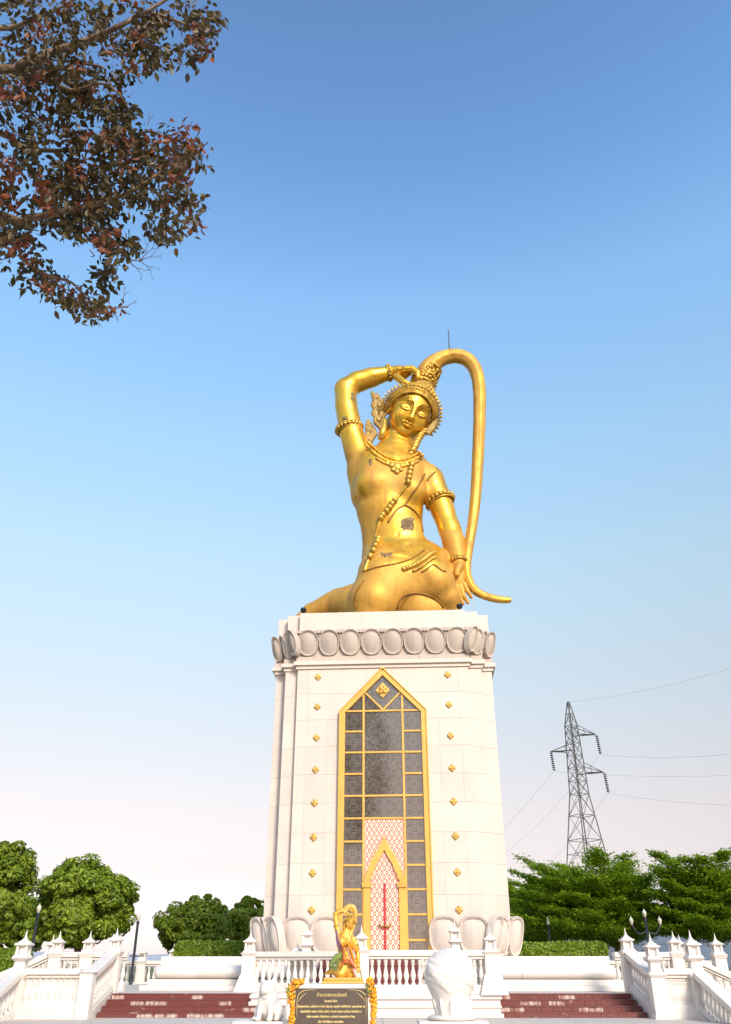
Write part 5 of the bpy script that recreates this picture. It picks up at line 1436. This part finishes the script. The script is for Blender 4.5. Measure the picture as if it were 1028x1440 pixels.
# leaf sprays (pixel blobs give the outline of the bough, depth spreads over more than a metre)
blobs = [(240, 45, 62, 50, 330), (285, 45, 24, 34, 90), (150, 35, 70, 42, 300), (45, 50, 70, 62, 420), (55, 135, 70, 55, 380), (120, 120, 50, 40, 200), (130, 165, 55, 42, 300), (150, 215, 52, 45, 330),
         (238, 218, 46, 44, 300), (215, 255, 45, 40, 220), (245, 305, 36, 40, 200), (55, 235, 70, 55, 400), (115, 270, 55, 40, 320), (135, 310, 55, 34, 260), (160, 345, 30, 32, 140), (30, 310, 48, 36, 240), (25, 348, 32, 26, 90), (48, 385, 28, 20, 75),
         (72, 405, 22, 18, 55), (105, 420, 24, 20, 70), (130, 432, 32, 17, 85), (148, 408, 18, 20, 35), (190, 85, 26, 26, 70), (180, 175, 26, 30, 70), (268, 240, 22, 40, 70), (150, 385, 20, 20, 40), (10, 190, 40, 80, 200)]
holes = [(205, 140, 24, 20), (192, 325, 20, 16), (92, 350, 26, 16), (70, 358, 14, 12), (205, 340, 18, 18), (120, 372, 18, 14), (128, 78, 12, 8), (200, 115, 30, 12)]
allp = []
for bx, by, rx, ry, n in blobs:
    n = int(n*1.5)
    nc = max(3, n//11)
    for c in range(nc):
        a = random.uniform(0, 6.283); r = math.sqrt(random.random()); cx, cy = bx+rx*r*math.cos(a), by+ry*r*math.sin(a)
        if any(((cx-hx)/hw_)**2+((cy-hy)/hh)**2 < 1 for hx, hy, hw_, hh in holes): continue
        ad = random.uniform(7.9, 9.3)
        red = random.random() < .09 or (any(((cx-qx_)**2+(cy-qy_)**2) < qr**2 for qx_, qy_, qr in ((235, 190, 26), (250, 232, 18), (130, 132, 14), (15, 245, 22), (275, 325, 10), (48, 280, 24), (120, 238, 14), (112, 98, 12))) and random.random() < .6)
        for k in range(12):
            allp.append((cx+random.gauss(0, 7.5), cy+random.gauss(0, 6.5), ad+random.gauss(0, .10), red))
sizes = np.array([.088*random.uniform(.65, 1.3) for _ in allp])
LT = []
def one_leaf(c, L_):
    d_ = Vector((random.gauss(0, .6), random.gauss(0, .6), -.55+random.gauss(0, .45))).normalized()      # drooping
    nn = Vector((random.gauss(0, 1), random.gauss(0, 1), random.gauss(0, 1))); s_ = (nn-d_*nn.dot(d_)).normalized(); u = d_.cross(s_)
    w = L_*.27
    return [c, c+d_*L_*.28+s_*w*.85+u*w*.15, c+d_*L_*.62+s_*w*.85+u*w*.15, c+d_*L_-u*w*.3, c+d_*L_*.62-s_*w*.85+u*w*.15, c+d_*L_*.28-s_*w*.85+u*w*.15]
order = np.argsort(-sizes); big = set(order[:300].tolist())
acc = {True: MB(), False: MB()}
for i, (x, y, a, red) in enumerate(allp):
    V = one_leaf(nq(x, y, a), float(sizes[i])); Fs = [(0, 1, 2, 3), (0, 3, 4, 5)]
    if i in big:
        MB().add(V, Fs).build('leaf', 'leaf_red' if red else 'leaf_near', near)
    else: acc[red].add(V, Fs)
for red in (False, True): stuff(acc[red].build('foliage', 'leaf_red' if red else 'leaf_near', near))

Cn, Nn = [], []  # unseen crown, shaped and thickened for its dark reflection in the left panes
for k in range(700):
    c = np.array([random.uniform(-9.5, -2.6), random.uniform(-3.5, 2.4), random.uniform(8.2, 21.5)]); d_ = rand_dirs(30)
    if ((c[0]+6.0)/3.5)**4+((c[2]-14)/7.5)**4 > 1: continue
    Cn.append(c+d_*rng.uniform(.2, .75, (30, 1))+np.array(NB[:])); Nn.append(d_+rng.normal(size=(30, 3))*.6)
put('upper_foliage', leaf_mesh('upper_foliage', np.concatenate(Cn), np.concatenate(Nn), .2), 'leaf_near', near)['kind'] = 'stuff'

# ================================================================== POWER PYLON AND WIRES
PYD = 150.0
ptop = P(799, 987, PYD); pyl = thing('power_pylon', 'steel lattice power pylon with three cross arms beyond the feathery tree', 'pylon', (ptop.x, PYD, -.5))
HT = ptop.z+.5; PYAW = R(27)
PR = Matrix.Rotation(PYAW, 3, 'Z')
def hwz(z):        # half width of the mast
    zz = z/HT
    if zz < .63: return 4.3+(1.15-4.3)*zz/.63
    if zz < .90: return 1.15+(.80-1.15)*(zz-.63)/.27
    return .80+(.12-.80)*(zz-.90)/.10
def corner(k, z): w = hwz(z); return PR @ Vector((w*(1 if k in (1, 2) else -1), w*(1 if k in (2, 3) else -1), z))
lv = [0, .13, .25, .36, .46, .55, .63, .68, .73, .78, .83, .87, .90, .95, 1.0]
lv = [HT*z for z in lv]
for k in range(4): MB().tube([corner(k, z) for z in lv], .10, 4).build('leg', 'steel', pyl)
m = MB()
for a, b in zip(lv[:-1], lv[1:]):
    for k in range(4):
        j = (k+1) % 4; r = .055
        m.tube([corner(k, a), corner(j, b)], r, 4); m.tube([corner(j, a), corner(k, b)], r, 4); m.tube([corner(k, b), corner(j, b)], r, 4)
        if b-a > 4:
            c_ = (corner(k, a)+corner(j, b)+corner(j, a)+corner(k, b))/4; m.tube([corner(k, (a+b)/2), c_], .04, 4); m.tube([corner(j, (a+b)/2), c_], .04, 4)
br = m.build('bracing', 'steel', pyl)
TIPS = []
def arm(px, py, root_z0, root_z1, sx):
    tp = P(px, py, PYD-(2.5*sx))-pyl.location
    m = MB()
    ks = (1, 2) if sx > 0 else (0, 3)
    for k in ks: m.tube([corner(k, root_z0), tp], .09, 4)
    for k in ks: m.tube([corner(k, root_z1), tp], .06, 4)
    for f_ in (.35, .7):
        a = corner(ks[0], root_z0).lerp(tp, f_); b = corner(ks[1], root_z0).lerp(tp, f_); c = corner(ks[0], root_z1).lerp(tp, f_)
        m.tube([a, b], .05, 4); m.tube([a, c], .05, 4)
    m.build('cross_arm', 'steel', pyl)
    ins = MB(); prof = [(.05, 0)]
    for k in range(9): prof += [(.06, -.36*k-.05), (.30, -.36*k-.16), (.30, -.36*k-.24), (.06, -.36*k-.32)]
    prof += [(.05, -3.4)]
    bt = tp+Vector((.25, 0, -3.5))
    o = ins.lathe(prof[::-1], 8).build('insulator', 'insul', pyl); o.location = tp+Vector((.1, 0, -.1)); o.rotation_euler = (0, R(-4), 0)
    TIPS.append(pyl.location+bt); return tp
def zpx(py): return P(800, py, PYD).z+.5
arm(838, 1033, zpx(1033), zpx(1020), 1); arm(774, 1057, zpx(1057), zpx(1047), -1); arm(849, 1086, zpx(1087), zpx(1073), 1)
def wire(label, a, b, sag, r=.022):
    pts = [a.lerp(b, k/16)+Vector((0, 0, -sag*4*(k/16)*(1-k/16))) for k in range(17)]
    tag(MB().tube(pts, r, 4).build('power_line', 'wire'), label, 'power line')
wire('thin earth wire rising from the pylon tip towards the picture edge', ptop, P(1100, 915, 120), 1.2, .02)
wire('power line from the upper cross arm of the pylon', TIPS[0], P(1120, 1048, 118), 1.0)
wire('power line from the single left cross arm of the pylon', TIPS[1], P(1120, 1085, 128), .8)
wire('power line from the lower cross arm of the pylon', TIPS[2], P(1120, 1134, 118), .6)
for t_, (x, y), nm in zip(TIPS, ((640, 1225), (560, 1265), (700, 1240)), ('upper', 'left', 'lower')):
    wire(f'faint power line running back beyond the tower from the {nm} insulator', t_, P(x, y, 420), 6, .022)
